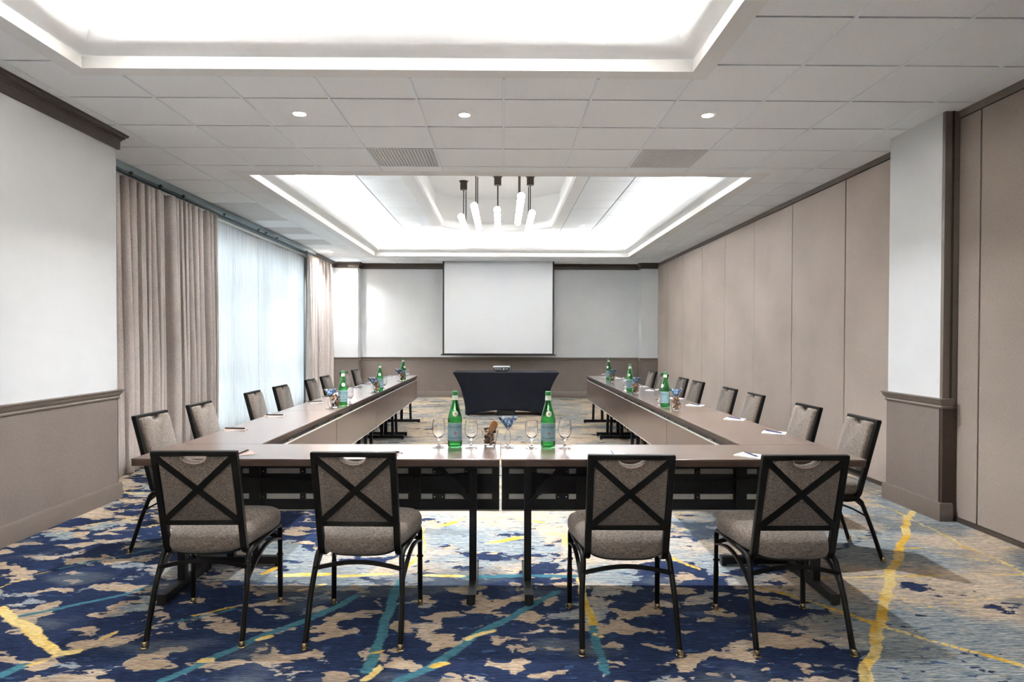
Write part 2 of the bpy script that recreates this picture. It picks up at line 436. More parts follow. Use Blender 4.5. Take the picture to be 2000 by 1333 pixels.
# ------------------------------------------------------------------ carpet
def carpet_mat():
    m, t, p = newmat('abstract_loop_carpet')
    pos = t.geo()
    warp = t.vmath('SCALE', t.vmath('SUBTRACT', t.noisec(t.mapping(pos, (1, 1.3, 1)), 6, 2.5, .5), (.5, .5, .5)).outputs[0], scale=.16).outputs[0]
    fine = t.vmath('SCALE', t.vmath('SUBTRACT', t.noisec(t.mapping(pos, (.35, 1.6, 1)), 60, 2, .5), (.5, .5, .5)).outputs[0], scale=.03).outputs[0]
    wob = t.vmath('ADD', warp, fine).outputs[0]
    fj = t.math('SUBTRACT', t.noise(t.mapping(pos, (.6, 1.8, 1)), 22, 3, .6), .5)
    def field(key, amp):
        at = t.n('ShaderNodeAttribute'); at.attribute_name = 'stroke_'+key; at.attribute_type = 'GEOMETRY'
        return t.math('ADD', at.outputs['Fac'], t.math('MULTIPLY', fj, amp))
    # woven streaks running across the room
    st = t.noise(t.mapping(pos, (6, 170, 1)), 1, 3, .7)
    st2 = t.noise(t.mapping(pos, (20, 420, 1)), 1, 2, .7)
    st3 = t.noise(t.mapping(pos, (1.2, 30, 1)), 1, 3, .6)
    streak = t.maprange(t.math('ADD', t.math('MULTIPLY', st, .6), t.math('MULTIPLY', st2, .4)), .36, .64)
    # ground: sandy beige against grey blue
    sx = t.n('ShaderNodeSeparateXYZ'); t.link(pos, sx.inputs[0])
    n1 = t.noise(t.vmath('ADD', pos, wob).outputs[0], 1.3, 4, .55)
    side = t.maprange(sx.outputs[0], .9, 2.2)
    f = t.math('ADD', t.math('ADD', t.maprange(n1, .42, .60), t.math('SUBTRACT', t.maprange(sx.outputs[1], 4.5, 6.5, 0, .28), t.math('MULTIPLY', side, .12))), t.math('MULTIPLY', t.math('SUBTRACT', st3, .5), 1.3), clamp=True)  # beige share rises toward the far end, painting the glare there into colour
    f = t.math('ADD', f, t.math('MULTIPLY', t.math('SUBTRACT', streak, .5), t.math('ADD', .5, t.math('MULTIPLY', side, .6))), clamp=True)
    beige = t.mix(streak, lin((146, 126, 108)), lin((216, 195, 170)))
    slate = t.mix(streak, lin((68, 90, 110)), lin((164, 172, 172)))
    base = t.mix(f, slate, beige)
    # navy areas
    ln = t.noise(t.vmath('ADD', t.mapping(pos, (1, 1.5, 1)), wob).outputs[0], 2.6, 5, .6)
    zone = t.math('MULTIPLY', t.maprange(sx.outputs[0], 1.2, 1.9, 1, 0), t.maprange(sx.outputs[1], 3.5, 5.2, 1, .25))
    dn = field('N', .16)
    near = t.maprange(dn, .02, .35, .14, 0.)
    thr = t.math('SUBTRACT', t.math('ADD', t.math('MULTIPLY', zone, .075), near), t.math('MULTIPLY', side, .09))
    nfree = t.maprange(t.math('ADD', ln, thr), .625, .640)
    nst = t.maprange(dn, -.012, .0, 1, 0)
    # sandy islands inside the navy
    isl = t.maprange(t.noise(t.vmath('ADD', t.mapping(pos, (1, 1.4, 1)), wob).outputs[0], 4.6, 3, .5), .555, .568)
    navy_f = t.math('MULTIPLY', t.math('MAXIMUM', nfree, nst), t.math('SUBTRACT', 1., isl))
    navy = t.mix(streak, lin((19, 25, 50)), lin((42, 58, 92)))
    base = t.mix(t.math('MULTIPLY', isl, t.math('MAXIMUM', nfree, nst)), base, t.mix(streak, lin((140, 121, 104)), lin((194, 173, 148))))
    base = t.mix(navy_f, base, navy)
    base = t.mix(t.math('MULTIPLY', t.maprange(t.noise(t.vmath('ADD', t.mapping(pos, (1, 1.6, 1)), (7., 3., 0.)).outputs[0], 1.1, 3, .5), .54, .62), .55), base, t.mix(streak, lin((50, 60, 78)), lin((116, 124, 126))))
    # small navy flecks
    fl = t.noise(t.vmath('ADD', t.mapping(pos, (1, 3, 1)), wob).outputs[0], 9, 3, .6)
    flk = t.math('MULTIPLY', t.maprange(fl, .64, .655), t.maprange(sx.outputs[0], 1.6, 2.6, 1, .3))
    base = t.mix(flk, base, lin((52, 76, 110)))
    # distant random yellow drips
    yn = t.noise(t.vmath('ADD', t.mapping(pos, (1, 2.2, 1)), wob).outputs[0], 3.3, 2, .5)
    yl = t.math('ABSOLUTE', t.math('SUBTRACT', yn, .5))
    yfar = t.math('MULTIPLY', t.maprange(yl, .006, .012, 1, 0), t.maprange(sx.outputs[1], 4.2, 5.0, 0, 1))
    yfar = t.math('MULTIPLY', yfar, t.maprange(t.noise(pos, 1.7, 2), .5, .56))
    yellow = t.mix(streak, lin((186, 142, 48)), lin((222, 182, 76)))
    pale = t.mix(streak, lin((200, 176, 120)), lin((230, 206, 140)))
    teal = t.mix(streak, lin((44, 92, 108)), lin((78, 130, 142)))
    base = t.mix(t.maprange(field('T', .030), -.010, .0, 1, 0), base, teal)
    base = t.mix(yfar, base, pale)
    yc = t.mix(t.maprange(t.noise(pos, 4, 2), .42, .6), pale, yellow)
    base = t.mix(t.maprange(field('Y', .026), -.008, .0, 1, 0), base, yc)
    yarn = t.maprange(t.noise(t.mapping(pos, (26, 210, 1)), 1, 2, .7), .3, .7, .62, 1.3)
    base = t.mix(1., base, t.vmath('SCALE', (1., 1., 1.), scale=yarn).outputs[0], 'MULTIPLY')
    t.link(base, p.inputs['Base Color'])
    p.inputs['Roughness'].default_value = .95
    p.inputs['Specular IOR Level'].default_value = .12
    t.link(t.bump(t.noise(t.mapping(pos, (200, 420, 1)), 1, 2), .6, .003), p.inputs['Normal'])
    return m
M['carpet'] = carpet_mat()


def build_floor():
    """carpeted floor; the printed strokes are stored per vertex as the distance to each stroke"""
    import numpy as np
    from mathutils import noise as mn
    st = .025
    xs = [-4.6]+[-3.5+st*i for i in range(int(7/st)+1)]+[3.8]
    ys = [-3.0]+[2.2+st*i for i in range(int(3.7/st)+1)]+[15.1]
    nx, ny = len(xs), len(ys)
    vs = [(x, y, 0) for y in ys for x in xs]
    fs = [(j*nx+i, j*nx+i+1, (j+1)*nx+i+1, (j+1)*nx+i) for j in range(ny-1) for i in range(nx-1)]
    n0 = len(vs)
    vs += [(-4.6, -3, -.12), (3.8, -3, -.12), (3.8, 15.1, -.12), (-4.6, 15.1, -.12)]
    fs.append((n0+3, n0+2, n0+1, n0))
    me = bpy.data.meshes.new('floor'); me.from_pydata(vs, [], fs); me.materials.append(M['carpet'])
    P = np.array([v[:2] for v in vs])
    wrp = np.array([mn.noise_vector((x*3.2, y*4.2, 5.))[:2] for x, y, z in vs])+.5*np.array([mn.noise_vector((x*9, y*12, 9.))[:2] for x, y, z in vs])
    for key, amp in (('N', .085), ('T', .022), ('Y', .024)):
        Q = P+wrp*amp
        d = np.full(len(Q), 1e3)
        for (ax, ay, bx, by, w) in STROKES[key]:
            A = np.array((ax, ay)); D = np.array((bx-ax, by-ay)); q = Q-A
            k = np.clip(q@D/max(D@D, 1e-5), 0, 1)
            d = np.minimum(d, np.hypot(*(q-k[:, None]*D).T)-w*(.8 if key == 'Y' else 1))
        d[-4:] = 1
        far = (P[:, 0] < -3.55) | (P[:, 0] > 3.55) | (P[:, 1] < 2.15) | (P[:, 1] > 5.95)
        d[far] = 1
        at = me.attributes.new('stroke_'+key, 'FLOAT', 'POINT')
        at.data.foreach_set('value', d.astype(np.float32))
    o = bpy.data.objects.new('floor', me); COL.objects.link(o); o['kind'] = 'structure'
build_floor()

# ------------------------------------------------------------------ walls
RAIL_T, RAIL_B, BASE_T = .905, .83, .135
def rail_profile(mb, pts, inward, z0, prof, closed=False):
    """extrude a moulding profile [(out, z)] along a polyline; inward(i) gives the outward normal offset per point"""
    rings = []
    for (p, nrm) in zip(pts, inward):
        rings.append([(p[0]+nrm[0]*o, p[1]+nrm[1]*o, z0+z) for (o, z) in prof])
    mb.loft(rings)
CHAIR_RAIL = [(0, 0), (.012, 0), (.018, .012), (.012, .022), (.018, .03), (.03, .046), (.034, .062), (.04, .066), (.04, .075), (0, .075)]
CROWN = [(0, -.125), (.022, -.125), (.024, -.058), (.034, -.052), (.034, -.042), (.05, -.036), (.05, -.026), (.066, -.018), (.07, -.006), (.07, 0), (0, 0)]
BASEB = [(0, 0), (.028, 0), (.028, .118), (.02, .135), (0, .135)]

XP = -3.19      # face of the near left wall
wl = MB().box(-4.6, XP, -3.0, 5.45, 0, 3.02)
struct(wl, 'wall_left', M['white_wall'], smooth=0)
wl = bpy.data.objects['wall_left']
struct(MB().box(XP-.001, XP+.006, -3.0, 5.456, BASE_T, RAIL_B+.01), 'wainscot_panel', M['wall_fabric'], wl, smooth=0)
struct(MB().box(XP-.3, XP+.006, 5.449, 5.456, BASE_T, RAIL_B+.01), 'wainscot_panel', M['wall_fabric'], wl, smooth=0)
mb = MB(); rail_profile(mb, [(XP, -3.0), (XP, 5.45), (XP-.4, 5.45)], [(1, 0), (1, 1), (0, 1)], RAIL_B, CHAIR_RAIL)
struct(mb, 'trim_1', M['taupe_trim'])
mb = MB(); rail_profile(mb, [(XP, -3.0), (XP, 5.45), (XP-.4, 5.45)], [(1, 0), (1, 1), (0, 1)], CZ, CROWN)
struct(mb, 'trim_2', M['brown_trim'])
mb = MB(); rail_profile(mb, [(XP, -3.0), (XP, 5.45), (XP-.4, 5.45)], [(1, 0), (1, 1), (0, 1)], 0, BASEB)
struct(mb, 'baseboard_left', M['taupe_trim'])

# window wall behind the curtains
XW = -4.15
Y0W, Y1W = 8.35, 13.05
wmb = MB()
wmb.box(XW-.12, XW, 5.45, Y0W, 0, 3.02)
wmb.box(XW-.12, XW, Y1W, 15.1, 0, 3.02)
wmb.box(XW-.12, XW, Y0W, Y1W, 2.80, 3.02)
wmb.box(XW-.12, XW, Y0W, Y1W, 0, .12)
struct(wmb, 'wall_window', M['white_wall'], smooth=0)
win = MB()
nm = 4
for i in range(nm+1):
    y = Y0W+(Y1W-Y0W)*i/nm
    win.box(XW-.09, XW-.03, max(Y0W, y-.035), min(Y1W, y+.035), .12, 2.80)
for z in (.12, .95, 2.12, 2.75):
    win.box(XW-.088, XW-.032, Y0W, Y1W, z, z+.05)
wo = struct(win, 'window_1', M['taupe_trim'], smooth=0)
for i in range(nm):
    a = Y0W+(Y1W-Y0W)*i/nm+.035; b = Y0W+(Y1W-Y0W)*(i+1)/nm-.035
    for (z0, z1) in ((.17, .95), (1.0, 2.12), (2.17, 2.75)):
        struct(MB().box(XW-.064, XW-.058, a, b, z0, z1), 'pane', M['pane'], wo, smooth=0)
# outside ground and a low hedge seen as soft shapes through the voile
M['paving'] = plain('outdoor_paving', (150, 150, 146), .8, var=.05)
M['hedge'] = plain('dull_green_hedge', (74, 92, 74), .9, var=.3, scale=6)
struct(MB().box(-30, XW-.13, -10, 40, -.3, -.1), 'ground', M['paving'], smooth=0)

# back wall
YB = 14.85
struct(MB().box(-4.6, 3.8, YB, YB+.15, 0, 3.02), 'wall_back', M['white_wall'], smooth=0)
wb = bpy.data.objects['wall_back']
XC0, XC1, YC = -3.20, 3.10, 14.58     # projecting corner piers
struct(MB().box(XW, XC0, YC, YB, 0, 3.02), 'corner_pier', M['white_wall'], wb, smooth=0)
struct(MB().box(XC1, 3.47, YC, YB, 0, 3.02), 'corner_pier', M['white_wall'], wb, smooth=0)
struct(MB().box(XC0, XC1, YB-.006, YB, BASE_T, RAIL_B+.01), 'wainscot_panel', M['wall_fabric'], wb, smooth=0)
struct(MB().box(XW, XC0+.006, YC-.006, YB, BASE_T, RAIL_B+.01), 'wainscot_panel', M['wall_fabric'], wb, smooth=0)
struct(MB().box(XC1-.006, 3.47, YC-.006, YB, BASE_T, RAIL_B+.01), 'wainscot_panel', M['wall_fabric'], wb, smooth=0)
LN = [(-3.74, YC), (XC0, YC), (XC0, YB), (XC1, YB), (XC1, YC), (3.46, YC)]
NN = [(0, -1), (1, -1), (1, -1), (-1, -1), (-1, -1), (0, -1)]
mb = MB(); rail_profile(mb, LN, NN, RAIL_B, CHAIR_RAIL); struct(mb, 'trim_3', M['taupe_trim'])
LN2 = [(-3.74, 12.75), (-3.74, YC)]+LN[1:]
NN2 = [(1, 0), (1, -1)]+NN[1:]
mb = MB(); rail_profile(mb, LN2, NN2, CZ, CROWN); struct(mb, 'trim_4', M['brown_trim'])
mb = MB(); rail_profile(mb, LN, NN, 0, BASEB); struct(mb, 'baseboard_back', M['taupe_trim'])
# short return wall beside the far end of the curtain
struct(MB().box(XW, -3.74, 14.05, YC, 0, 3.02), 'wall_return', M['white_wall'], smooth=0)

# right wall: folding partition panels
wr = MB().box(3.50, 3.8, 5.48, 15.0, 0, 3.02).box(3.40, 3.8, -3.0, 4.80, 0, 3.02)
struct(wr, 'wall_right', M['jamb'], smooth=0)
wr = bpy.data.objects['wall_right']
ys = [5.47, 6.62, 7.84, 9.02, 10.2, 11.38, 12.56, 13.74, 14.58]
for a, b in zip(ys[:-1], ys[1:]):
    g = .011 if a in (5.47, 6.62) or b == 6.62 else .0045
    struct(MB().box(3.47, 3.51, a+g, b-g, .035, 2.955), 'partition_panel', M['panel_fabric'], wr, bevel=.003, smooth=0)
ys = [-3.0, -1.2, 0, 1.2, 2.4, 3.4, 4.58, 4.80]
for a, b in zip(ys[:-1], ys[1:]):
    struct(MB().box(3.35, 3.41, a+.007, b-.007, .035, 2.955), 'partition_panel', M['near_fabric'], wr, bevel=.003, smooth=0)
struct(MB().box(3.465, 3.49, 5.48, 14.58, 2.962, 3.018).box(3.345, 3.40, -3.0, 4.80, 2.962, 3.018), 'trim_5', M['taupe_trim'], smooth=0)
struct(MB().box(3.462, 3.478, 5.48, 14.58, 0, .033).box(3.342, 3.352, -3.0, 4.80, 0, .033), 'baseboard_right', M['brown_trim'], smooth=0)
# white pier in the right wall
XR = 3.245
struct(MB().box(XR, 3.5, 4.83, 5.48, 0, 3.018), 'wall_pier', M['white_wall'], smooth=0)
wp = bpy.data.objects['wall_pier']
struct(MB().box(XR+.002, 3.45, 4.800, 4.832, 0, 3.015), 'jamb_board', M['taupe_trim'], wp, smooth=0)
struct(MB().box(XR+.052, XR+.066, 4.794, 4.802, .0, 3.015), 'rubber_seal', M['olive'], wp, smooth=0)
struct(MB().box(XR-.006, 3.46, 4.824, 5.486, BASE_T, RAIL_B+.01), 'wainscot_panel', M['wall_fabric'], wp, smooth=0)
struct(MB().box(XR+.0, 3.35, 4.792, 4.826, .0, RAIL_B), 'dark_jamb', M['jamb'], wp, smooth=0)
mb = MB(); rail_profile(mb, [(3.46, 5.48), (XR, 5.48), (XR, 4.80), (XR+.07, 4.80)], [(0, 1), (-1, 1), (-1, -1), (0, -1)], RAIL_B, CHAIR_RAIL)
struct(mb, 'trim_6', M['taupe_trim'])
mb = MB(); rail_profile(mb, [(3.46, 5.48), (XR, 5.48), (XR, 4.80), (XR+.07, 4.80)], [(0, 1), (-1, 1), (-1, -1), (0, -1)], 0, BASEB)
struct(mb, 'baseboard_pier', M['taupe_trim'])
# wall behind the camera
struct(MB().box(-4.6, 3.8, -3.15, -3.0, 0, 3.02), 'wall_front', M['white_wall'], smooth=0)

# ------------------------------------------------------------------ ceiling
RING = .12
def ring_rects(outer, inner):
    x0, x1, y0, y1 = outer; a0, a1, b0, b1 = inner
    return [(x0, x1, y0, b0), (x0, x1, b1, y1), (x0, a0, b0, b1), (a1, x1, b0, b1)]
O1 = (COFFERS[0][0]-RING, COFFERS[0][1]+RING, COFFERS[0][2]-RING, COFFERS[0][3]+RING)
O2 = (COFFERS[1][0]-.14, COFFERS[1][1]+.14, COFFERS[1][2]-.17, COFFERS[1][3]+.13)
cl = MB()
X0, X1, Y0, Y1 = -4.6, 3.8, -3.1, 15.0
ZT = CZ+.012
def slab(x0, x1, y0, y1): cl.box(x0, x1, y0, y1, ZT, ZT+.03)
for r in ((X0, X1, Y0, O1[2]), (X0, O1[0], O1[2], O1[3]), (O1[1], X1, O1[2], O1[3]),
          (X0, X1, O1[3], O2[2]), (X0, O2[0], O2[2], O2[3]), (O2[1], X1, O2[2], O2[3]), (X0, X1, O2[3], Y1)):
    slab(*r)
ceil = struct(cl, 'ceiling', M['gap'], smooth=0)

def coffer(c, O, zu, recess=None, mat='bright_plaster'):
    x0, x1, y0, y1 = c
    rb = MB()
    for (a0, a1, b0, b1) in ring_rects(O, c):
        rb.box(a0, a1, b0, b1, CZ, CZ+.03)
    struct(rb, 'coffer_border', M['plaster'], ceil, smooth=0)
    def rect(o, z): return [(x0+o, y0+o, z), (x1-o, y0+o, z), (x1-o, y1-o, z), (x0+o, y1-o, z)]
    # fascia, ovolo moulding and lip, trough wall
    prof = [(0, CZ), (0, CZ+.085), (-.012, CZ+.088)]
    prof = [(.0015, CZ-.0005), (.0015, 3.092)]
    mb = MB(); mb.loft([rect(o, z) for o, z in prof], False, False)
    struct(mb, 'coffer_fascia', M['white_paint'], ceil, smooth=0)
    prof = [(-.004, 3.092)]+[(-.004+.145*math.sin(k*PI/20), 3.275-.175*math.cos(k*PI/20)) for k in range(1, 11)]+[(.141, 3.285), (.11, 3.285), (.08, 3.25), (-.33, 3.25), (-.33, zu)]
    mb = MB(); mb.loft([rect(o, z) for o, z in prof], False, False)
    struct(mb, 'cove_moulding', M[mat], ceil, smooth=50)
    # glowing strip in the trough
    mb = MB()
    for o in (-.10,):
        r = rect(o, 3.262)
        mb.tube([r[0], r[1], r[2], r[3]], .02, .012, closed=True)
    struct(mb, 'light_strip', M['strip'], ceil, smooth=0)
    # upper ceiling, with an optional octagonal recess
    u = MB(); X0_, X1_, Y0_, Y1_ = x0-.33, x1+.33, y0-.33, y1+.33
    if recess is None:
        u.add([(X0_, Y0_, zu), (X1_, Y0_, zu), (X1_, Y1_, zu), (X0_, Y1_, zu)], [(0, 1, 2, 3)])
        u.add([(X0_, Y0_, zu+.05), (X1_, Y0_, zu+.05), (X1_, Y1_, zu+.05), (X0_, Y1_, zu+.05)], [(0, 1, 2, 3)])
        struct(u, 'upper_ceiling', M[mat], ceil, smooth=0)
    return (X0_, X1_, Y0_, Y1_)
coffer(COFFERS[0][:4], O1, COFFERS[0][4])
U2 = coffer(COFFERS[1][:4], O2, COFFERS[1][4], recess=True)
# octagonal recess for the pendants
ZU = 3.47
RX0, RX1, RY0, RY1, CH = -1.13, .93, 7.45, 12.98, .50
def octo(o, z):
    a0, a1, b0, b1 = RX0-o, RX1+o, RY0-o, RY1+o; c = CH+o*.586-(o*.586)*0
    return [(a0+c, b0, z), (a1-c, b0, z), (a1, b0+c, z), (a1, b1-c, z), (a1-c, b1, z), (a0+c, b1, z), (a0, b1-c, z), (a0, b0+c, z)]
u = MB()
oc = octo(0, ZU)
OUT = [(RX0+CH, U2[2], ZU), (RX1-CH, U2[2], ZU), (U2[1], RY0+CH, ZU), (U2[1], RY1-CH, ZU), (RX1-CH, U2[3], ZU), (RX0+CH, U2[3], ZU), (U2[0], RY1-CH, ZU), (U2[0], RY0+CH, ZU)]
vs = oc+OUT+[(U2[1], U2[2], ZU), (U2[1], U2[3], ZU), (U2[0], U2[3], ZU), (U2[0], U2[2], ZU)]
u.add(vs, [(0, 1, 9, 8), (1, 2, 10, 16, 9), (2, 3, 11, 10), (3, 4, 12, 17, 11), (4, 5, 13, 12), (5, 6, 14, 18, 13), (6, 7, 15, 14), (7, 0, 8, 19, 15)])
uc = struct(u, 'upper_ceiling', M['gap'], ceil, smooth=0)
mb = MB()
mb.loft([octo(.20, ZU+.001), octo(.20, ZU-.02), octo(.03, ZU-.02), octo(0, ZU-.005), octo(0, ZU+.12), octo(.16, ZU+.12), octo(.16, 4.12)], False, True)
struct(mb, 'recess_moulding', M['bright_plaster'], ceil, smooth=0)
# plaster border around the upper tiles
TX0, TX1, TY0, TY1 = -2.47, 2.36, 6.7, 13.15
mb = MB()
for (a0, a1, b0, b1) in ring_rects(U2, (TX0, TX1, TY0, TY1)):
    mb.box(a0, a1, b0, b1, ZU-.012, ZU)
struct(mb, 'upper_border', M['bright_plaster'], ceil, smooth=0)

# tiles
GX, GY, DX, DY = .006, 4.623, .61, .603
TGAP = .009
VENTS = {(-2, 2), (2, 2), (-6, 6), (-6, 7), (-6, 9), (-6, 11)}
def tile_piece(x0, x1, y0, y1, z, parent, name='ceiling_tile', mat='tile', cx=False):
    if x1-x0 < .03 or y1-y0 < .03: return
    mb = MB().box(x0, x1, y0, y1, z, z+.012)
    return struct(mb, name, M[mat], parent, smooth=0)
full = MB().box(-DX/2+TGAP, DX/2-TGAP, -DY/2+TGAP, DY/2-TGAP, 0, .012).mesh('ceiling_tile', M['tile'], 0)
def clip_tiles(region, z, parent, cells, ox=0):
    """region: list of rects covering the tiled area"""
    for (i, j) in cells:
        cx0 = GX+ox+i*DX; cx1 = cx0+DX; cy0 = GY+j*DY; cy1 = cy0+DY
        for (a0, a1, b0, b1) in region:
            x0, x1, y0, y1 = max(cx0, a0), min(cx1, a1), max(cy0, b0), min(cy1, b1)
            if x1-x0 < .03 or y1-y0 < .03: continue
            if x0 == cx0 and x1 == cx1 and y0 == cy0 and y1 == cy1:
                if (i, j) in VENTS and z < 3.2: continue
                o = bpy.data.objects.new('ceiling_tile', full); COL.objects.link(o); o.parent = parent
                o.location = ((cx0+cx1)/2, (cy0+cy1)/2, z)
            else:
                g = TGAP
                if (i, j) in VENTS and z < 3.2 and not (x1-x0 > .4): pass
                tile_piece(x0+(g if x0 == cx0 else 0), x1-(g if x1 == cx1 else 0), y0+(g if y0 == cy0 else 0), y1-(g if y1 == cy1 else 0), z, parent)
XL, XRT = -3.74, 3.47
reg = [(XL, O1[0], 1.0, O1[3]), (O1[1], XRT, 1.0, O1[3]), (XL, XRT, O1[3], O2[2]), (XL, O2[0], O2[2], O2[3]), (O2[1], XRT, O2[2], O2[3]), (XL, XRT, O2[3], YB)]
clip_tiles(reg, CZ, ceil, [(i, j) for i in range(-7, 7) for j in range(-6, 18)])
# plain ceiling behind the camera and above the curtain pocket
struct(MB().box(XP, XRT, -3.0, O1[2], CZ, CZ+.012).box(XP, O1[0], O1[2], 1.0, CZ, CZ+.012).box(O1[1], XRT, O1[2], 1.0, CZ, CZ+.012), 'plain_ceiling', M['tile'], ceil, smooth=0)
struct(MB().box(XW, XL, 5.45, YB, CZ, CZ+.012), 'curtain_pocket_ceiling', M['white_paint'], ceil, smooth=0)
# upper tiles around the octagon
BX0, BX1, BY0, BY1 = RX0-.2, RX1+.2, RY0-.2, RY1+.2
reg2 = [(TX0, BX0, TY0, TY1), (BX1, TX1, TY0, TY1), (BX0, BX1, TY0, BY0)]
clip_tiles(reg2, ZU-.012, uc, [(i, j) for i in range(-5, 6) for j in range(3, 15)], ox=-.09)
# chamfer corner fillers
cc = CH+.2*.586
mb = MB()
for (sx, ex) in ((BX0, 1), (BX1, -1)):
    for (sy, ey) in ((BY0, 1), (BY1, -1)):
        tri = [(sx, sy), (sx+ex*cc, sy), (sx, sy+ey*cc)]
        mb.add([(x, y, ZU-.012) for x, y in tri]+[(x, y, ZU) for x, y in tri], [(0, 1, 2), (3, 4, 5), (0, 1, 4, 3), (1, 2, 5, 4), (2, 0, 3, 5)])
struct(mb, 'corner_tile', M['tile'], uc, smooth=0)
# main runners: slightly proud white tees along the room
runner = MB()
def run_x(x, y0, y1, z=CZ): runner.box(x-.0085, x+.0085, y0, y1, z-.005, z+.01)
for i in range(-6, 6):
    x = GX+i*DX
    if x < XL+.05 or x > XRT-.05: continue
    if O1[0] < x < O1[1]: run_x(x, O1[3], O2[2] if O2[0] < x < O2[1] else YB)
    elif O2[0] < x < O2[1]: run_x(x, 1.0, O2[2])
    else: run_x(x, 1.0, YB)
    if O2[0] < x < O2[1]: run_x(x, O2[3], YB)
ro = struct(runner, 'ceiling_runner', M['grid'], ceil, smooth=0)
ro['kind'] = 'stuff'
# vents
ventp = None
vk = 0
VL = {(-2, 2): 'grey slotted air diffuser in the ceiling left of the centre line, near the second coffer',
      (2, 2): 'grey slotted air diffuser in the ceiling right of the centre line, near the second coffer',
      (-6, 6): 'air diffuser in the ceiling over the curtain track, nearest of its row',
      (-6, 7): 'air diffuser in the ceiling over the curtain track, second of its row',
      (-6, 9): 'air diffuser in the ceiling over the curtain track, third of its row',
      (-6, 11): 'air diffuser in the ceiling over the curtain track, farthest of its row'}
for (i, j), lab in VL.items():
    cx, cy = GX+(i+.5)*DX, GY+(j+.5)*DY
    if ventp is None:
        v = thing('ceiling_vent', lab, 'vent', (cx, cy, CZ), 0, 'air diffusers in the ceiling')
        h = DX/2-.008
        MB().box(-h, h, -h, h, .006, .012).obj('backing', M['vent_dark'], v, 0)
        f = MB()
        for (a0, a1, b0, b1) in ring_rects((-h, h, -h, h), (-h+.02, h-.02, -h+.02, h-.02)): f.box(a0, a1, b0, b1, -.002, .010)
        f.obj('frame', M['vent'], v, 0)
        sl = MB().box(-.011, .011, -h+.02, h-.02, -.0005, .005).mesh('slat', M['vent'], 0)
        for k in range(19):
            s = bpy.data.objects.new('slat', sl); COL.objects.link(s); s.parent = v; s.location = (-h+.035+k*(2*h-.07)/18, 0, 0)
        ventp = v
    else:
        dup(ventp, (cx, cy, CZ), 0, lab)

# downlights
def downlight(label, x, y, z, r, first=[None]):
    t = thing('downlight', label, 'ceiling light', (x, y, z), 0, 'recessed downlights')
    MB().lathe([(r*.72, -.001), (r*.74, -.005), (r, -.004), (r*1.02, 0)], 28).obj('trim_ring', M['white_paint'], t, 40)
    MB().lathe([(0.0001, -.003), (r*.74, -.003)], 28).obj('lamp_face', M['lamp'], t, 0)
    return t
DL = ['downlight in the tiled ceiling left of the three in a row, the largest bright disc',
      'downlight in the tiled ceiling just left of the centre runner, in the row of three',
      'downlight in the tiled ceiling right of the centre, in the row of three',
      'downlight in the ceiling by the far end of the curtain track',
      'downlight in the ceiling corner above the far left pier']
for k, (x, y) in enumerate(DOWN1):
    downlight(DL[k], x, y, CZ, .062 if k == 0 else .055)
for k, (x, y) in enumerate(DOWN2):
    side = 'left' if x < 0 else 'right'
    which = ['nearest, beside the pale cove', 'outer one of the far pair', 'inner one of the far pair', 'farthest, beside the octagonal recess'][k % 4]
    downlight('small downlight inside the far coffer, %s side, %s' % (side, which), x, y, ZU-.012, .05)

# ------------------------------------------------------------------ curtain track, drapes, sheers
trk = thing('curtain_track', 'long grey blue aluminium double curtain track under the ceiling along the window', 'curtain track', (-3.66, 5.6, 0))
L = 7.2
for k, x in enumerate((-.0, -.12)):
    t_ = MB().box(x-.03, x+.03, 0, L, 2.955, 3.0165)
    t_.box(x-.036, x-.028, 0, L, 2.945, 2.957).box(x+.028, x+.036, 0, L, 2.945, 2.957)
    t_.obj('rail', M['track'], trk, 0)
MB().box(-.20, -.165, 0, L, 2.95, 3.016).obj('rear_fascia', M['white_paint'], trk, 0)
car = MB().box(-.012, .012, -.02, .02, 2.935, 2.957).box(-.008, .004, -.008, .008, 2.925, 2.94).mesh('carrier', M['black_plastic'], 0)
for y in (.55, .85, 1.4, 1.9, 3.0, 4.2, 4.5, 5.0, 6.6):
    c = bpy.data.objects.new('carrier', car); COL.objects.link(c); c.parent = trk; c.location = (0.03, y, 0)

def curtain(name, label, cat, y0, y1, x, n, amp, mat, ztop, zbot, seed, group, flare=.0, lean=0.):
    r = random.Random(seed)
    L = y1-y0; nu = n*10; nv = 14
    ph = [0]
    for i in range(nu): ph.append(ph[-1]+r.uniform(.75, 1.25)*(1+.35*math.sin(i*.11+seed)))
    tot = ph[-1]
    am = [amp*(.65+.5*abs(math.sin(i*.031*seed+1.3))+.2*r.random()) for i in range(nu+1)]
    vs = []; fs = []
    for j in range(nv+1):
        v = j/nv; z = ztop+(zbot-ztop)*v
        for i in range(nu+1):
            a = ph[i]/tot*n*2*PI
            w = .55+.45*min(1, v*1.6)
            sn = math.sin(a)
            dx = am[i]*w*(math.copysign(abs(sn)**.55, sn)+.3*math.sin(.43*a+seed+v*1.2))
            dy = -.026*math.sin(2*a)*w*(L/n/.12)+.02*v*math.sin(i*.05+seed*2)+flare*v*(i/nu-.5)*2
            vs.append((dx+lean*v, y0+L*i/nu+dy-y0, z))
    for j in range(nv):
        for i in range(nu):
            a = j*(nu+1)+i; fs.append((a, a+1, a+nu+2, a+nu+1))
    t = thing(name, label, cat, (x, y0, 0), 0, group)
    mb = MB(); mb.add(vs, fs)
    o = mb.obj('cloth', mat, t, 80)
    s = o.modifiers.new('thickness', 'SOLIDIFY'); s.thickness = .0025
    # heading tape with hooks
    hb = MB().box(-.006, .006, 0, L, ztop-.01, ztop+.02)
    hb.obj('heading_tape', mat, t, 0)
    return t
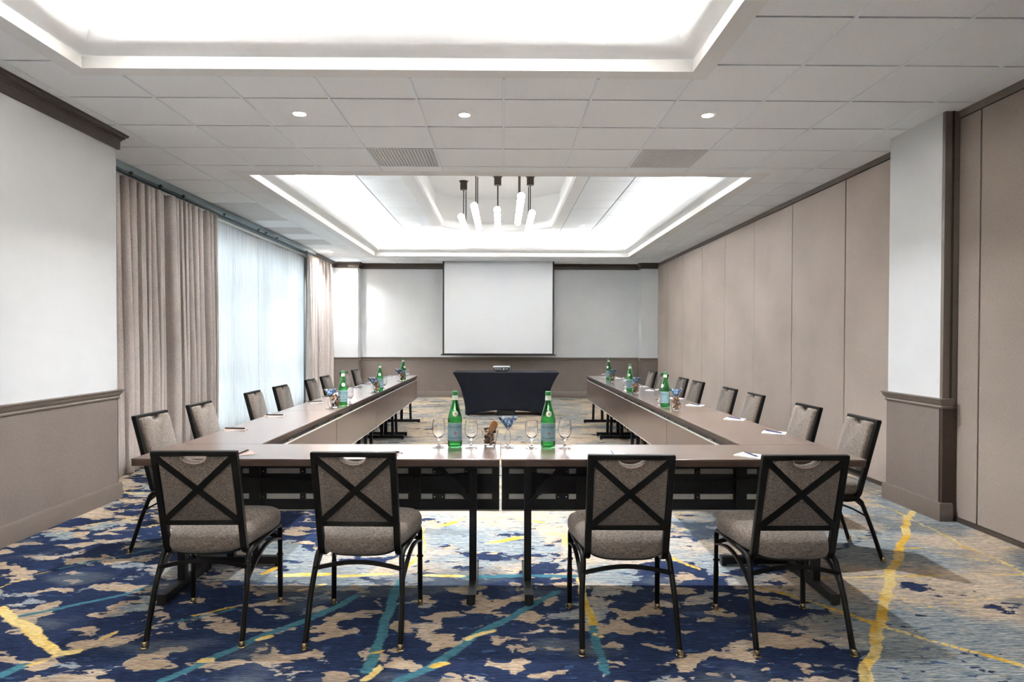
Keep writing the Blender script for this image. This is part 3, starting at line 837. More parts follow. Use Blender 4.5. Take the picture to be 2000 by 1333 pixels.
curtain('drape', 'wide taupe linen drape hanging behind the near left wall end', 'curtain', 5.7, 8.55, -3.70, 24, .072, M['drape'], 2.905, .012, 3, 'taupe drapes at the window')
curtain('drape', 'taupe linen drape gathered at the far end of the window', 'curtain', 12.45, 14.02, -3.68, 13, .066, M['drape'], 2.905, .012, 5, 'taupe drapes at the window')

def sheer(label, y0, y1, seed):
    L = y1-y0; n = int(L/.085); nu = n*8
    r = random.Random(seed)
    vs = []; fs = []
    for j in range(7):
        z = 2.90+(.03-2.90)*j/6
        for i in range(nu+1):
            a = i/nu*n*2*PI
            vs.append((.028*math.sin(a+.6*math.sin(i*.021+seed))+.01*math.sin(i*.013*seed), L*i/nu+.01*math.cos(a), z))
    for j in range(6):
        for i in range(nu):
            a = j*(nu+1)+i; fs.append((a, a+1, a+nu+2, a+nu+1))
    t = thing('sheer_curtain', label, 'curtain', (-3.84, y0, 0), 0, 'sheer voile curtains')
    mb = MB(); mb.add(vs, fs); mb.obj('voile', M['sheer'], t, 80)
    MB().box(-.007, .007, 0, L, 2.885, 2.915).obj('heading_tape', M['drape'], t, 0)
sheer('white sheer voile curtain glowing with daylight, next to the wide drape', 8.45, 10.35, 2)
sheer('white sheer voile curtain glowing with daylight, next to the far drape', 10.36, 12.7, 4)

# ------------------------------------------------------------------ projection screen
sc = thing('projection_screen', 'large white pull-down projection screen with black borders on the far wall', 'projection screen', (-.085, 14.3, 0))
hw, zt, zb = 1.215, 3.012, .985
MB().box(-hw+.035, hw-.035, -.001, .002, zb, zt).obj('screen_surface', M['screen'], sc, 0)
MB().box(-hw, -hw+.035, -.002, .003, zb, zt).obj('border', M['screen_edge'], sc, 0)
MB().box(hw-.035, hw, -.002, .003, zb, zt).obj('border', M['screen_edge'], sc, 0)
MB().box(-hw+.035, hw-.035, -.002, .003, zb-.005, zb+.02).obj('border', M['screen_edge'], sc, 0)
MB().tube([(-hw-.035, 0, zb-.012), (hw+.035, 0, zb-.012)], .014, n=10).obj('weight_bar', M['black_plastic'], sc, 40)

# ------------------------------------------------------------------ banquet chair
def sup_outline(w_f, w_r, y0, y1, n=48, e=5.2, bulge=.0):
    """rounded trapezoid: half width w_r at y0 (rear), w_f at y1 (front)"""
    pts = []
    for k in range(n):
        a = 2*PI*k/n
        ca, sa = math.cos(a), math.sin(a)
        u = math.copysign(abs(ca)**(2/e), ca); v = math.copysign(abs(sa)**(2/e), sa)
        y = (y0+y1)/2+v*(y1-y0)/2
        w = w_r+(w_f-w_r)*min(1, (v+1)/2*1.3)
        if v < 0: y = (y0+y1)/2-(y1-y0)/2*(1-(1-abs(v))*1.0)*(1-.10*u*u)
        pts.append((u*w, y))
    return pts

POST_X = .171
BEND = (-.128, .375)
TOP = (-.250, .846)
def lean(s, d):
    """s along the post from bend (0) to top (1); d forward"""
    L = math.hypot(TOP[0]-BEND[0], TOP[1]-BEND[1])
    ty, tz = (TOP[0]-BEND[0])/L, (TOP[1]-BEND[1])/L
    return (BEND[0]+ty*s*L+tz*d, BEND[1]+tz*s*L-ty*d)

def make_chair(label):
    t = thing('banquet_chair', label, 'chair')
    U, F = M['upholstery'], M['frame']
    # seat cushion
    mb = MB(); rings = []
    for (ins, z) in ((.022, .404), (.006, .412), (0, .428), (0, .458), (.006, .474), (.022, .486), (.055, .493), (.11, .497)):
        o = sup_outline(.236-ins, .166-ins, -.20+ins, .262-ins)
        rings.append([(x, y, z+.055*(y-.22)) for x, y in o])
    mb.loft(rings)
    mb.obj('seat', U, t, 60)
    mb = MB(); rings = []
    o = sup_outline(.205, .145, -.16, .235)
    mb.loft([[(x, y, .390+.055*(y-.22)) for x, y in o], [(x, y, .405+.055*(y-.22)) for x, y in o]])
    mb.obj('seat_pan', M['black_plastic'], t, 40)
    # back posts and top bar: one bent tube, rounded corners at the foot
    def P(x, s, d=0):
        y, z = lean(s, d); return (x, y, z)
    mb = MB()
    for sx in (-1, 1):
        x = sx*POST_X
        pts = [(x, .02, .375), (x, -.06, .366), (x, -.098, .370), (x, -.122, .384), P(x, .06), P(x, .5), P(x, 1)]
        mb.tube(pts, .029, .028, up=(1, 0, 0))
    mb.tube([P(-POST_X-.013, .985), P(POST_X+.013, .985)], .030, .022, up=(0, 0, 1))
    mb.obj('back_frame', F, t, 0, bevel=.004)
    mb = MB(); mb.tube([P(-POST_X, .30), P(POST_X, .30)], .022, .022)
    mb.obj('lower_crossbar', F, t, 0, bevel=.003)
    # crossed flat bars on the rear face
    for a, b in (((-POST_X+.008, .955), (POST_X-.008, .33)), ((POST_X-.008, .955), (-POST_X+.008, .33))):
        mb = MB(); dd = -.013 if a[0] < 0 else -.0145
        mb.tube([P(a[0], a[1], dd), P(b[0], b[1], dd)], .026, .008, up=(0, .98, .2))
        mb.obj('cross_bar', F, t, 0)
    # backrest pad with the half-round hand opening
    hw = POST_X-.014; s0, s1 = .325, .965
    L = math.hypot(TOP[0]-BEND[0], TOP[1]-BEND[1])
    def outline(ins):
        pts = []; b = s0+ins/L; tp = s1-ins/L; w = hw-ins
        r = .02
        pts += [(-w+r, b), (w-r, b), (w, b+r/L), (w, tp-r/L), (w-r*.6, tp)]
        R = .056+ins
        for k in range(13):
            a = PI*k/12
            pts.append((R*math.cos(a), tp-(.034+ins*.4)/L*math.sin(a)*1.0))
        pts += [(-w+r*.6, tp), (-w, tp-r/L), (-w, b+r/L)]
        return pts
    mb = MB(); rings = []
    for ins, d in ((.004, -.010), (0, -.004), (0, .022), (.004, .034), (.014, .041)):
        rings.append([P(x, s, d) for x, s in outline(ins)])
    mb.loft(rings)
    mb.obj('backrest', U, t, 60)
    # pale welt round the opening
    mb = MB(); mb.tube([P(.056*math.cos(PI*k/12), s1-.035/L*math.sin(PI*k/12), -.012) for k in range(13)], .0032, n=6)
    mb.obj('handle_trim', M['reflect_welt'], t, 40)
    # side frames: rear leg, rail under the seat and front leg bent from one tube; built as separate parts
    rf, ff = -.262, .222
    for sx in (-1, 1):
        RL = MB()
        pts = [(sx*.206, rf, .012), (sx*.202, -.195, .21), (sx*.190, -.142, .357), (sx*.190, -.122, .374), (sx*.191, -.09, .381)]
        RL.tube(pts, .0125, n=10)
        o = RL.obj('leg', F, t, 50)
        gl = MB().lathe([(.0135, .004), (.0135, .026), (.011, .03), (.011, .004)], 14, (sx*.207, rf-.003, 0)).lathe([(.001, 0), (.017, 0), (.017, .004), (.012, .008), (.001, .008)], 14, (sx*.207, rf-.003, 0))
        gl.obj('glide', M['brass'], o, 40)
        FL = MB()
        pts = [(sx*.218, ff, .012), (sx*.217, ff, .2), (sx*.216, ff, .370), (sx*.215, ff-.008, .390), (sx*.214, ff-.03, .399), (sx*.212, ff-.06, .398)]
        FL.tube(pts, .0125, n=10)
        o = FL.obj('leg', F, t, 50)
        MB().lathe([(.0135, .004), (.0135, .026), (.011, .03), (.011, .004)], 14, (sx*.218, ff, 0)).lathe([(.001, 0), (.017, 0), (.017, .004), (.012, .008), (.001, .008)], 14, (sx*.218, ff, 0)).obj('glide', M['brass'], o, 40)
        MB().tube([(sx*.217-.016, ff, .245), (sx*.217+.016, ff, .245)], .006, n=8).obj('bolt', M['chrome'], o, 40)
        MB().tube([(sx*.191, -.09, .381), (sx*.212, ff-.06, .398)], .0125, n=10).obj('side_rail', F, t, 50)
        a0 = Vector((sx*.199, -.178, .265)); a1 = Vector((sx*.216, ff-.004, .325))
        pts = []
        for k in range(9):
            q = k/8; p = a0.lerp(a1, q); p.z += .055*math.sin(PI*q); pts.append(p)
        MB().tube(pts, .018, .010, up=(0, 0, 1)).obj('side_brace', F, t, 30)
    for (y, x, z) in ((-.165, .196, .315), (ff, .215, .335)):
        pts = [(x*(2*k/12-1), y, z+.03*math.sin(PI*k/12)) for k in range(13)]
        MB().tube(pts, .010, .018, up=(0, 0, 1)).obj('stretcher', F, t, 30)
    return t

chair0 = make_chair('greige tweed banquet chair with crossed back bars, leftmost of the front row')
chair0['group'] = 'chairs in the front row'
chair0.location = (-1.333, 3.085, 0); chair0.rotation_euler = (0, 0, math.radians(1.0))
front = [(-.632, 3.065, -1.5, 'greige tweed banquet chair with crossed back bars, second from left in the front row'),
         (.552, 3.01, -.8, 'greige tweed banquet chair with crossed back bars, third from left in the front row'),
         (1.282, 3.005, 0.5, 'greige tweed banquet chair with crossed back bars, rightmost of the front row')]
for x, y, a, lab in front:
    dup(chair0, (x, y, 0), math.radians(a), lab, 'chairs in the front row')
ORD = ['nearest', 'second', 'third', 'fourth', 'fifth', 'sixth', 'seventh', 'farthest']
LY = [4.25, 4.92, 5.97, 6.70, 7.77, 8.42, 9.45, 10.12]
LX = [-2.03, -2.02, -2.02, -2.02, -2.03, -2.03, -2.03, -2.03]
LA = [-92, -90, -88, -91, -89, -90, -91, -89]
for k in range(8):
    dup(chair0, (LX[k], LY[k], 0), math.radians(LA[k]),
        'greige banquet chair on the curtain side of the tables, %s from the camera' % ORD[k], 'chairs along the window side')
RY = [4.13, 4.84, 5.85, 6.52, 7.53, 8.16, 9.09, 9.83]
RXs = [2.04, 2.03, 2.03, 2.03, 2.02, 2.02, 2.01, 2.03]
RA = [88, 91, 89, 90, 92, 90, 89, 90]
for k in range(8):
    dup(chair0, (RXs[k], RY[k], 0), math.radians(RA[k]),
        'greige banquet chair on the partition wall side of the tables, %s from the camera' % ORD[k], 'chairs along the partition side')

# ------------------------------------------------------------------ training tables
TZ = .738
def make_table(label, L, group, detailed):
    t = thing('folding_table', label, 'table', group=group)
    h = L/2-.0015; D = .2285
    MB().box(-h, h, -D, D, TZ-.007, TZ).obj('tabletop', M['wood'], t, 0, bevel=.001)
    MB().box(-h+.002, h-.002, -D+.001, D-.001, TZ-.036, TZ-.0072).obj('tabletop_edging', M['edge'], t, 0)
    S = M['table_steel']
    # apron channels under the top
    for y in (-.15, .17):
        MB().box(-h+.06, h-.06, y-.018, y+.018, TZ-.050, TZ-.037).obj('under_channel', S, t, 0)
    # modesty panel hinged on the inner side
    mp = MB().box(-h+.004, h-.004, D-.020, D-.003, .372, TZ-.074).obj('modesty_panel', M['wood'], t, 0, bevel=.0015)
    MB().box(-h+.005, h-.005, D-.0235, D-.0205, .374, TZ-.076).obj('panel_backing', M['black'], mp, 0)
    MB().box(-h+.004, h-.004, D-.020, D-.003, .364, .3715).obj('panel_edging', M['rail'], mp, 0)
    MB().box(-h+.004, h-.004, D-.021, D-.0025, TZ-.0738, TZ-.070).obj('panel_edging', M['rail'], mp, 0)
    # hinge channel between top and panel
    hc = MB().box(-h+.01, h-.01, D-.038, D-.020, TZ-.078, TZ-.0365)
    hc.obj('hinge_channel', M['black_plastic'], t, 0)
    for x in (-h+.16, -.28, .30, h-.16):
        MB().box(x-.045, x+.045, D-.0195, D-.010, TZ-.066, TZ-.054).obj('hinge', M['chrome'], t, 0)
    # T-shaped legs: two uprights on a floor bar
    for sx in (-1, 1):
        x = sx*(h-.143)
        lg = MB().box(x-.021, x+.021, -.215, .285, .012, .055).obj('leg', S, t, 0, bevel=.003)
        MB().box(x-.022, x+.022, -.222, -.214, .008, .058).obj('end_cap', M['black_plastic'], lg, 0)
        MB().box(x-.022, x+.022, .284, .292, .008, .058).obj('end_cap', M['black_plastic'], lg, 0)
        for y in (-.20, .27):
            MB().lathe([(.001, 0), (.018, 0), (.018, .006), (.008, .012), (.001, .012)], 12, (x, y, 0)).obj('foot', M['black_plastic'], lg, 30)
        MB().tube([(x, .0, .055), (x, .012, .69), ], .040, .038, up=(1, 0, 0)).obj('upright', S, lg, 0)
        MB().tube([(x, .145, .055), (x, .125, .69)], .034, .026, up=(1, 0, 0)).obj('upright', S, lg, 0)
        MB().box(x-.024, x+.024, -.19, .19, .690, .70).obj('top_bracket', S, lg, 0)
        # folding brace
        MB().tube([(x, -.03, .46), (x-sx*.20, -.03, .69)], .022, .014, up=(0, 1, 0)).tube([(x-sx*.055, -.03, .523), (x-sx*.13, -.03, .61)], .032, .020, up=(0, 1, 0)).obj('folding_brace', S, lg, 0)
    MB().tube([(-h+.16, .07, .60), (0, .07, .545), (h-.16, .07, .60)], .030, .018).obj('stretcher_bar', M['black'], t, 0)
    if detailed:
        yb = D-.0235
        for zc in (.592, .449):
            MB().box(-h+.045, h-.045, yb-.006, yb-.0005, zc-.0145, zc+.0145).obj('silver_rail', M['rail'], mp, 0)
            bx = []
            for sx in (-1, 1):
                bx += [sx*(h-.165), sx*(h-.345), sx*(h-.50), sx*(h-.72)]
            bx.append(.02)
            for x in bx:
                w = .036 if abs(abs(x)-(h-.165)) < .01 or abs(abs(x)-(h-.345)) < .01 else .016
                br = MB().box(x-w, x+w, yb-.011, yb-.0062, zc-.019, zc+.019).obj('hinge_plate', M['black_plastic'], mp, 0)
                for dx in ((-w*.62, w*.62) if w > .02 else (0,)):
                    m2 = MB().sphere((x+dx, yb-.0125, zc), .0062, 10, 6)
                    m2.obj('bolt', M['chrome'], t, 50)
        for x in (-.46, .44):
            MB().box(x-.03, x+.03, yb-.02, yb-.0115, .39, .66).obj('stiffener', M['black'], mp, 0)
    return t
T0 = -.008
ft = make_table('dark walnut folding table in the front row, left of the middle seam', 1.829, 'front folding tables', True)
ft.location = (T0-.9145, 3.4785, 0)
dup(ft, (T0+.9145+.002, 3.4785, 0), 0, 'dark walnut folding table in the front row, right of the middle seam', 'front folding tables')
TL = 1.699
st = None
TXS = 1.36+.2285
wh = ['first behind the front row', 'second behind the front row', 'third behind the front row', 'last before the far wall']
for sgn, side in ((-1, 'curtain side'), (1, 'partition side')):
    for k in range(4):
        y = 3.709+TL*(k+.5)
        lab = 'dark walnut folding table in the row on the %s, %s' % (side, wh[k])
        if st is None:
            st = make_table(lab, TL, 'folding tables on the curtain side', False)
            st.location = (sgn*TXS, y, 0); st.rotation_euler = (0, 0, -PI/2)
        else:
            dup(st, (sgn*TXS, y, 0), -PI/2*(-sgn), lab, 'folding tables on the %s' % side)

# ------------------------------------------------------------------ draped table, projector
dt = thing('draped_table', 'table under a tight navy stretch cover in front of the projection screen', 'table', (.067, 11.62, 0))
def cover_ring(v, z_extra=0):
    e = (1-v)**2.2
    wx = .70+.215*e; wy = .30+.085*e
    pts = []
    n = 12
    cs = [(-1, -1), (1, -1), (1, 1), (-1, 1)]
    for q in range(4):
        a = cs[q]; b = cs[(q+1) % 4]
        for k in range(n):
            u = k/n
            x = a[0]+(b[0]-a[0])*u; y = a[1]+(b[1]-a[1])*u
            m = 4*u*(1-u)
            # the free edges pull inward and the hem arches between the feet
            amp = math.sin(PI*min(1, v*1.05))*.02
            yy = y*(wy-(amp*m if abs(y) == 1 else 0)); xx = x*(wx-(amp*m if abs(x) == 1 else 0))
            z = .745*(1-v)+.012*v + (.085 if abs(y) == 1 and a[1] == b[1] else .05)*m*v**5
            pts.append((xx, yy, z))
    return pts
rings = [cover_ring(v) for v in (0, .0, .02, .08, .16, .25, .35, .46, .58, .7, .8, .88, .94, 1)]
rings[0] = [(x*.995, y*.99, .750) for x, y, z in rings[0]]
mb = MB(); mb.loft(rings, True, False)
co = mb.obj('stretch_cover', M['navy'], dt, 40)
sl = co.modifiers.new('thickness', 'SOLIDIFY'); sl.thickness = .003; sl.offset = -1
for (sx, sy) in ((-1, -1), (1, -1), (1, 1), (-1, 1)):
    MB().tube([(sx*.83, sy*.34, .735), (sx*.655, sy*.275, .016)], .013, n=8).lathe([(.001, 0), (.022, 0), (.022, .02), (.001, .02)], 12, (sx*.652, sy*.274, 0)).obj('leg', M['black_plastic'], dt, 40)

bx = thing('equipment_box', 'flat black box standing on the carpet under the draped table', 'box', (.07, 11.38, 0))
MB().box(-.16, .16, -.08, .10, 0, .082).obj('case', M['black_plastic'], bx, 0, bevel=.004)
MB().box(-.15, .15, -.083, -.0795, .02, .03).obj('front_slot', M['black'], bx, 0)

pj = thing('projector', 'small silver grey projector standing on the draped table', 'projector', (-.01, 11.5, .751))
MB().loft([[(x*w, y*d, z) for x, y in ((-1, -1), (1, -1), (1, 1), (-1, 1))] for (w, d, z) in ((.115, .10, .012), (.135, .118, .03), (.148, .125, .072), (.150, .127, .085), (.142, .12, .094))]).obj('body', M['proj'], pj, 0, bevel=.004)
MB().loft([[(x*w, y*d, z) for x, y in ((-1, -1), (1, -1), (1, 1), (-1, 1))] for (w, d, z) in ((.1505, .1275, .084), (.150, .127, .0905), (.140, .118, .0975))]).obj('top_shell', M['proj_light'], pj, 0, bevel=.003)
pp = MB()
for k in range(4): pp.box(-.115+k*.03, -.095+k*.03, -.1275, -.120, .045, .062)
pp.box(.02, .05, -.1275, -.120, .04, .066).box(.065, .11, -.1275, -.120, .048, .06)
pp.obj('ports', M['proj_light'], pj, 0)
MB().box(-.13, .13, -.1262, -.1222, .036, .072).obj('port_panel', M['black_plastic'], pj, 0)
for sx in (-1, 1):
    MB().lathe([(.001, 0), (.012, 0), (.012, .014), (.001, .014)], 10, (sx*.09, -.07, 0)).obj('foot', M['black_plastic'], pj, 30)
    MB().lathe([(.001, 0), (.012, 0), (.012, .014), (.001, .014)], 10, (sx*.09, .07, 0)).obj('foot', M['black_plastic'], pj, 30)
MB().tube([(.08, .115, .055), (.08, .15, .055)], .024, n=16).obj('lens', M['black_plastic'], pj, 40)

# ------------------------------------------------------------------ bottles
def wrap(vs, R, z0, ang=-PI/2, Rz=None):
    """bend flat lettering (x right, y up) round a vertical cylinder; the middle faces angle ang"""
    out = []
    for (x, y, z) in vs:
        a = ang+x/R
        r = R if Rz is None else Rz(z0+y)
        out.append((r*math.cos(a), r*math.sin(a), z0+y))
    return out
def star(r, n=5):
    pts = [(0, 0, 0)]
    for k in range(2*n):
        a = PI/2+PI*k/n; q = r if k % 2 == 0 else r*.45
        pts.append((q*math.cos(a), q*math.sin(a), 0))
    return pts, [(0, 1+k, 1+(k+1) % (2*n)) for k in range(2*n)]
def make_bottle(label):
    t = thing('water_bottle', label, 'bottle', group='green glass water bottles')
    R = .0395
    prof = [(.001, .006), (.028, .004), (.034, 0), (R-.001, .006), (R, .014), (R, .150), (R-.001, .163), (.034, .187), (.0265, .215), (.0195, .243), (.0160, .258), (.0150, .268), (.0145, .289), (.0158, .291), (.0158, .297), (.0138, .300)]
    inner = [(.0112, .300), (.0112, .268), (.0125, .257), (.0165, .240), (.0235, .214), (.031, .186), (R-.004, .162), (R-.0035, .150), (R-.0035, .018), (.03, .010), (.001, .012)]
    MB().lathe(prof+inner, 32, close=False).obj('glass_body', M['green_glass'], t, 60)
    # label band
    def band(z0, z1, R1, mat, nm, a0=0, a1=2*PI, n=40, zfun=None):
        mb = MB(); vs = []; fs = []
        for i in range(n+1):
            a = a0+(a1-a0)*i/n
            for z in (z0, z1):
                vs.append((R1*math.cos(a), R1*math.sin(a), z))
        for i in range(n): fs.append((2*i, 2*i+2, 2*i+3, 2*i+1))
        mb.add(vs, fs); return mb.obj(nm, mat, t, 60)
    lb = band(.040, .139, R+.0005, M['label'], 'paper_label', -PI/2-1.9, -PI/2+1.9)
    w1 = band(.1375, .139, R+.0007, M['label_cream'], 'label_border', -PI/2-1.9, -PI/2+1.9)
    w1.parent = lb
    v, f = text_mesh('S.PELLEGRINO', .0160)
    mb = MB(); mb.add(wrap(v, R+.0010, .1165), f); o = mb.obj('lettering', M['ink'], lb, 0)
    for txt, sz, zz in (('SPARKLING NATURAL MINERAL WATER', .0034, .104),):
        v, f = text_mesh(txt, sz); MB().add(wrap(v, R+.0010, zz), f).obj('small_lettering', M['ink'], lb, 0)
    v, f = star(.0085); MB().add(wrap(v, R+.0010, .083), f).obj('red_star', M['red'], lb, 0)
    # lower flowing stripe on the label
    ln = MB(); ln.add(wrap([(x*.001, .0015*math.sin(x*.12)+dy, 0) for x in range(-45, 46, 5) for dy in (0, .0022)], R+.0009, .056), [(2*i, 2*i+2, 2*i+3, 2*i+1) for i in range(18)])
    ln.obj('label_stripe', M['ink'], lb, 0)
    # round neck medallion on the shoulder, neck foil and cap
    def Rz(z):
        pr = prof[6:12]
        for (r0, z0), (r1, z1) in zip(prof[5:13], prof[6:14]):
            if z0 <= z <= z1: return r0+(r1-r0)*(z-z0)/(z1-z0)+.0009
        return R
    def disc(r, rt, mat, nm, zc, par=None, extra=0):
        vs = [(0, 0, 0)]+[(r*math.cos(2*PI*k/28), r*math.sin(2*PI*k/28), 0) for k in range(28)]
        vs2 = [(r*.5*math.cos(2*PI*k/28), r*.5*math.sin(2*PI*k/28), 0) for k in range(28)]
        allv = vs+vs2; fs = [(0, 29+k, 29+(k+1) % 28) for k in range(28)]+[(29+k, 1+k, 1+(k+1) % 28, 29+(k+1) % 28) for k in range(28)]
        w = []
        for (x, y, z) in allv:
            rr = Rz(zc+y)+extra; a = -PI/2+x/rr; w.append((rr*math.cos(a), rr*math.sin(a), zc+y))
        return MB().add(w, fs).obj(nm, mat, t if par is None else par, 60)
    md = disc(.0165, 0, M['label_cream'], 'medallion', .189)
    v, f = star(.0062)
    w = []
    for (x, y, z) in v:
        rr = Rz(.189+y)+.0006; a = -PI/2+x/rr; w.append((rr*math.cos(a), rr*math.sin(a), .189+y))
    MB().add(w, f).obj('red_star', M['red'], md, 0)
    MB().lathe([(Rz(.262)+.0002, .262), (.0158, .275), (.0153, .290)], 28).obj('neck_label', M['label_cream'], t, 60)
    MB().lathe([(.0164, .288), (.0170, .292), (.0168, .308), (.0150, .3105), (.001, .311)], 28).obj('cap', M['cap'], t, 40)
    return t

# ------------------------------------------------------------------ glasses and bowls
def make_goblet(label):
    t = thing('water_goblet', label, 'glass', group='clear stemmed water glasses')
    out = [(.001, .001), (.032, .0005), (.033, .002), (.012, .007), (.0055, .014), (.0048, .03), (.0055, .044), (.012, .052), (.024, .063), (.033, .080), (.0365, .100), (.035, .125), (.0305, .153)]
    inn = [(.0295, .153), (.0338, .125), (.0352, .100), (.0315, .081), (.022, .066), (.010, .057), (.001, .055)]
    MB().lathe(out+inn, 32).obj('glass_body', M['glass'], t, 70)
    return t

from mathutils import noise as mnoise
def nuggets(parent, n, rfun, z0, z1, size, mats, seed, name, sub=None):
    r = random.Random(seed)
    for k in range(n):
        z = z0+(z1-z0)*((k+.5)/n)
        R = rfun(z); a = r.random()*2*PI; q = R*math.sqrt(r.uniform(.15, 1))
        m = MB(); s = size*r.uniform(.75, 1.2)
        m.sphere((0, 0, 0), s, 9, 6, r.uniform(.55, .95))
        m.v = [tuple(Vector(v)*(1+.45*mnoise.noise(Vector(v)/s*1.1+Vector((k*3.1, seed, 0))))) for v in m.v]
        rot = Matrix.Rotation(r.random()*3, 3, 'X') @ Matrix.Rotation(r.random()*3, 3, 'Z')
        m.v = [tuple(rot @ Vector(v)+Vector((q*math.cos(a), q*math.sin(a), z))) for v in m.v]
        m.obj(name, mats[k % len(mats)], parent, 60)

M['nut'] = [plain('roasted_snack_%d' % k, c, .45, var=.25, scale=120, bump=.5, bscale=500) for k, c in enumerate([(122, 76, 36), (74, 44, 24), (160, 108, 56), (52, 32, 20)])]
M['candy'] = [plain('wrapped_candy_%d' % k, c, .25, var=.1, scale=200) for k, c in enumerate([(92, 122, 168), (58, 88, 140), (180, 196, 214), (120, 146, 184)])]
def make_tumbler(label, cookie=False, seed=3, n=42):
    t = thing('snack_tumbler', label, 'snack glass', group='glass tumblers of roasted snacks')
    out = [(.001, .001), (.029, 0), (.0305, .002), (.040, .050), (.0475, .092)]
    inn = [(.0460, .092), (.0385, .050), (.0290, .013), (.001, .011)]
    MB().lathe(out+inn, 32).obj('glass_body', M['glass'], t, 70)
    nuggets(t, n, lambda z: (.027+(z-.02)*.19)*.86*(1 if z < .09 else max(.2, 1-(z-.09)*28)), .019, .108, .0095, M['nut'], seed, 'snack')
    if cookie:
        m = MB().lathe([(.001, -.006), (.021, -.006), (.024, -.002), (.024, .002), (.021, .006), (.001, .006)], 24)
        rot = Matrix.Rotation(math.radians(78), 3, 'X')
        m.v = [tuple(Matrix.Rotation(.5, 3, 'Z') @ rot @ Vector(v)+Vector((.022, -.004, .122))) for v in m.v]
        m.obj('round_cracker', M['nut'][2], t, 40)
        m = MB().lathe([(.001, -.005), (.017, -.005), (.019, 0), (.017, .005), (.001, .005)], 20)
        m.v = [tuple(Matrix.Rotation(.1, 3, 'Z') @ Matrix.Rotation(math.radians(70), 3, 'X') @ Vector(v)+Vector((.010, -.026, .102))) for v in m.v]
        m.obj('round_cracker', M['nut'][0], t, 40)
    return t

def make_martini(label, seed=5):
    t = thing('candy_glass', label, 'candy dish', group='martini glasses of blue candy')
    out = [(.001, .001), (.037, .0005), (.038, .002), (.010, .006), (.004, .012), (.001, .016)]
    MB().lathe(out, 32).obj('base', M['glass'], t, 70)
    for s in (-1, 1):
        pts = [(s*(.003+.0125*math.sin(PI*k/14)), s*.003*math.cos(PI*k/14), .012+.086*k/14) for k in range(15)]
        MB().tube(pts, .0028, n=8).obj('stem', M['glass'], t, 60)
    out = [(.001, .098), (.006, .100), (.034, .136), (.0575, .168)]
    inn = [(.0562, .168), (.033, .138), (.006, .104), (.001, .103)]
    MB().lathe([(.001, .096), (.006, .100), (.034, .136), (.0575, .168)], 36).obj('bowl', M['thin_glass'], t, 70)
    nuggets(t, 44, lambda z: max(.004, (z-.102)*.80), .116, .166, .0078, M['candy'], seed, 'candy')
    return t

b0 = make_bottle('green water bottle with pale blue label on the front tables, left of the middle seam')
b0.location = (-.259, 3.607, TZ); b0.rotation_euler = (0, 0, math.radians(8))
dup(b0, (.254, 3.60, TZ), math.radians(4), 'green water bottle with pale blue label on the front tables, right of the middle seam')
g0 = make_goblet('empty stemmed glass on the front tables, leftmost, beside the left bottle')
g0.location = (-.348, 3.60, TZ)
for x, y, lab in ((-.168, 3.588, 'empty stemmed glass on the front tables between left bottle and snack tumbler'),
                  (.163, 3.588, 'empty stemmed glass on the front tables between candy glass and right bottle'),
                  (.344, 3.582, 'empty stemmed glass on the front tables, rightmost, beside the right bottle')):
    dup(g0, (x, y, TZ), 0, lab)
t0 = make_tumbler('glass tumbler heaped with brown snacks and round crackers, on the front tables', True, 3)
t0.location = (-.067, 3.635, TZ)
m0 = make_martini('martini glass of blue candies with looped stem, on the front tables')
m0.location = (.033, 3.61, TZ)
t1 = make_tumbler('x', False, 11, 40)
m1 = m0
CL = [('curtain side', 'nearest', (-1.405, 5.79), (-1.450, 5.53), (-1.44, 5.655), (-1.375, 5.93)),
      ('curtain side', 'middle', (-1.385, 7.42), (-1.41, 7.15), (-1.40, 7.30), (-1.36, 7.56)),
      ('curtain side', 'farthest', (-1.41, 9.35), (-1.43, 9.08), (-1.40, 9.20), (-1.37, 9.48)),
      ('partition side', 'nearest', (1.43, 5.73), (1.50, 5.64), (1.456, 5.47), (1.40, 5.86)),
      ('partition side', 'middle', (1.452, 7.43), (1.495, 7.30), (1.462, 7.17), (1.42, 7.55)),
      ('partition side', 'farthest', (1.54, 9.45), (1.56, 9.20), (1.52, 9.03), (1.48, 9.58))]
first = True
for side, which, bp, mp_, tp, gp in CL:
    s = 'on the %s tables, %s drinks cluster' % (side, which)
    rz = random.uniform(-.6, .6)
    dup(b0, (*bp, TZ), rz+(.6 if side[0] == 'c' else -.6), 'green mineral water bottle '+s)
    dup(m0, (*mp_, TZ), rz+.5, 'martini glass of blue candies '+s)
    lab = 'glass tumbler of brown snacks '+s
    if first: t1.location = (*tp, TZ); t1['label'] = lab; first = False
    else: dup(t1, (*tp, TZ), rz*3, lab)
    dup(g0, (*gp, TZ), 0, 'empty stemmed glass '+s)

# ------------------------------------------------------------------ notepads and pens
def make_pad(label, mat):
    t = thing('notepad', label, 'notepad', group='notepads at the seats')
    MB().box(-.054, .054, -.07, .07, 0, .0030).obj('pages', M['paper'], t, 0)
    MB().box(-.054, .054, -.07, .07, .0030, .0036).obj('top_sheet', mat, t, 0)
    MB().box(-.0545, .0545, .058, .0705, .0, .0042).obj('glue_binding', mat, t, 0)
    return t
def make_pen(label, mat):
    t = thing('pen', label, 'pen', group='pens on the notepads')
    MB().tube([(0, -.065, .0048), (0, .03, .0048)], .0046, n=10).obj('barrel', mat, t, 40)
    m = MB().tube([(0, -.075, .0048), (0, -.0655, .0048)], .0046, n=10, taper=[.3, 1]); m.obj('tip', M['chrome'], t, 40)
    MB().tube([(0, .030, .0048), (0, .066, .0048), (0, .070, .0048)], .0046, n=10, taper=[1, 1, .6]).obj('pen_cap', mat, t, 40)
    MB().box(-.0014, .0014, .032, .066, .0094, .0108).obj('clip', M['chrome'], t, 0)
    return t
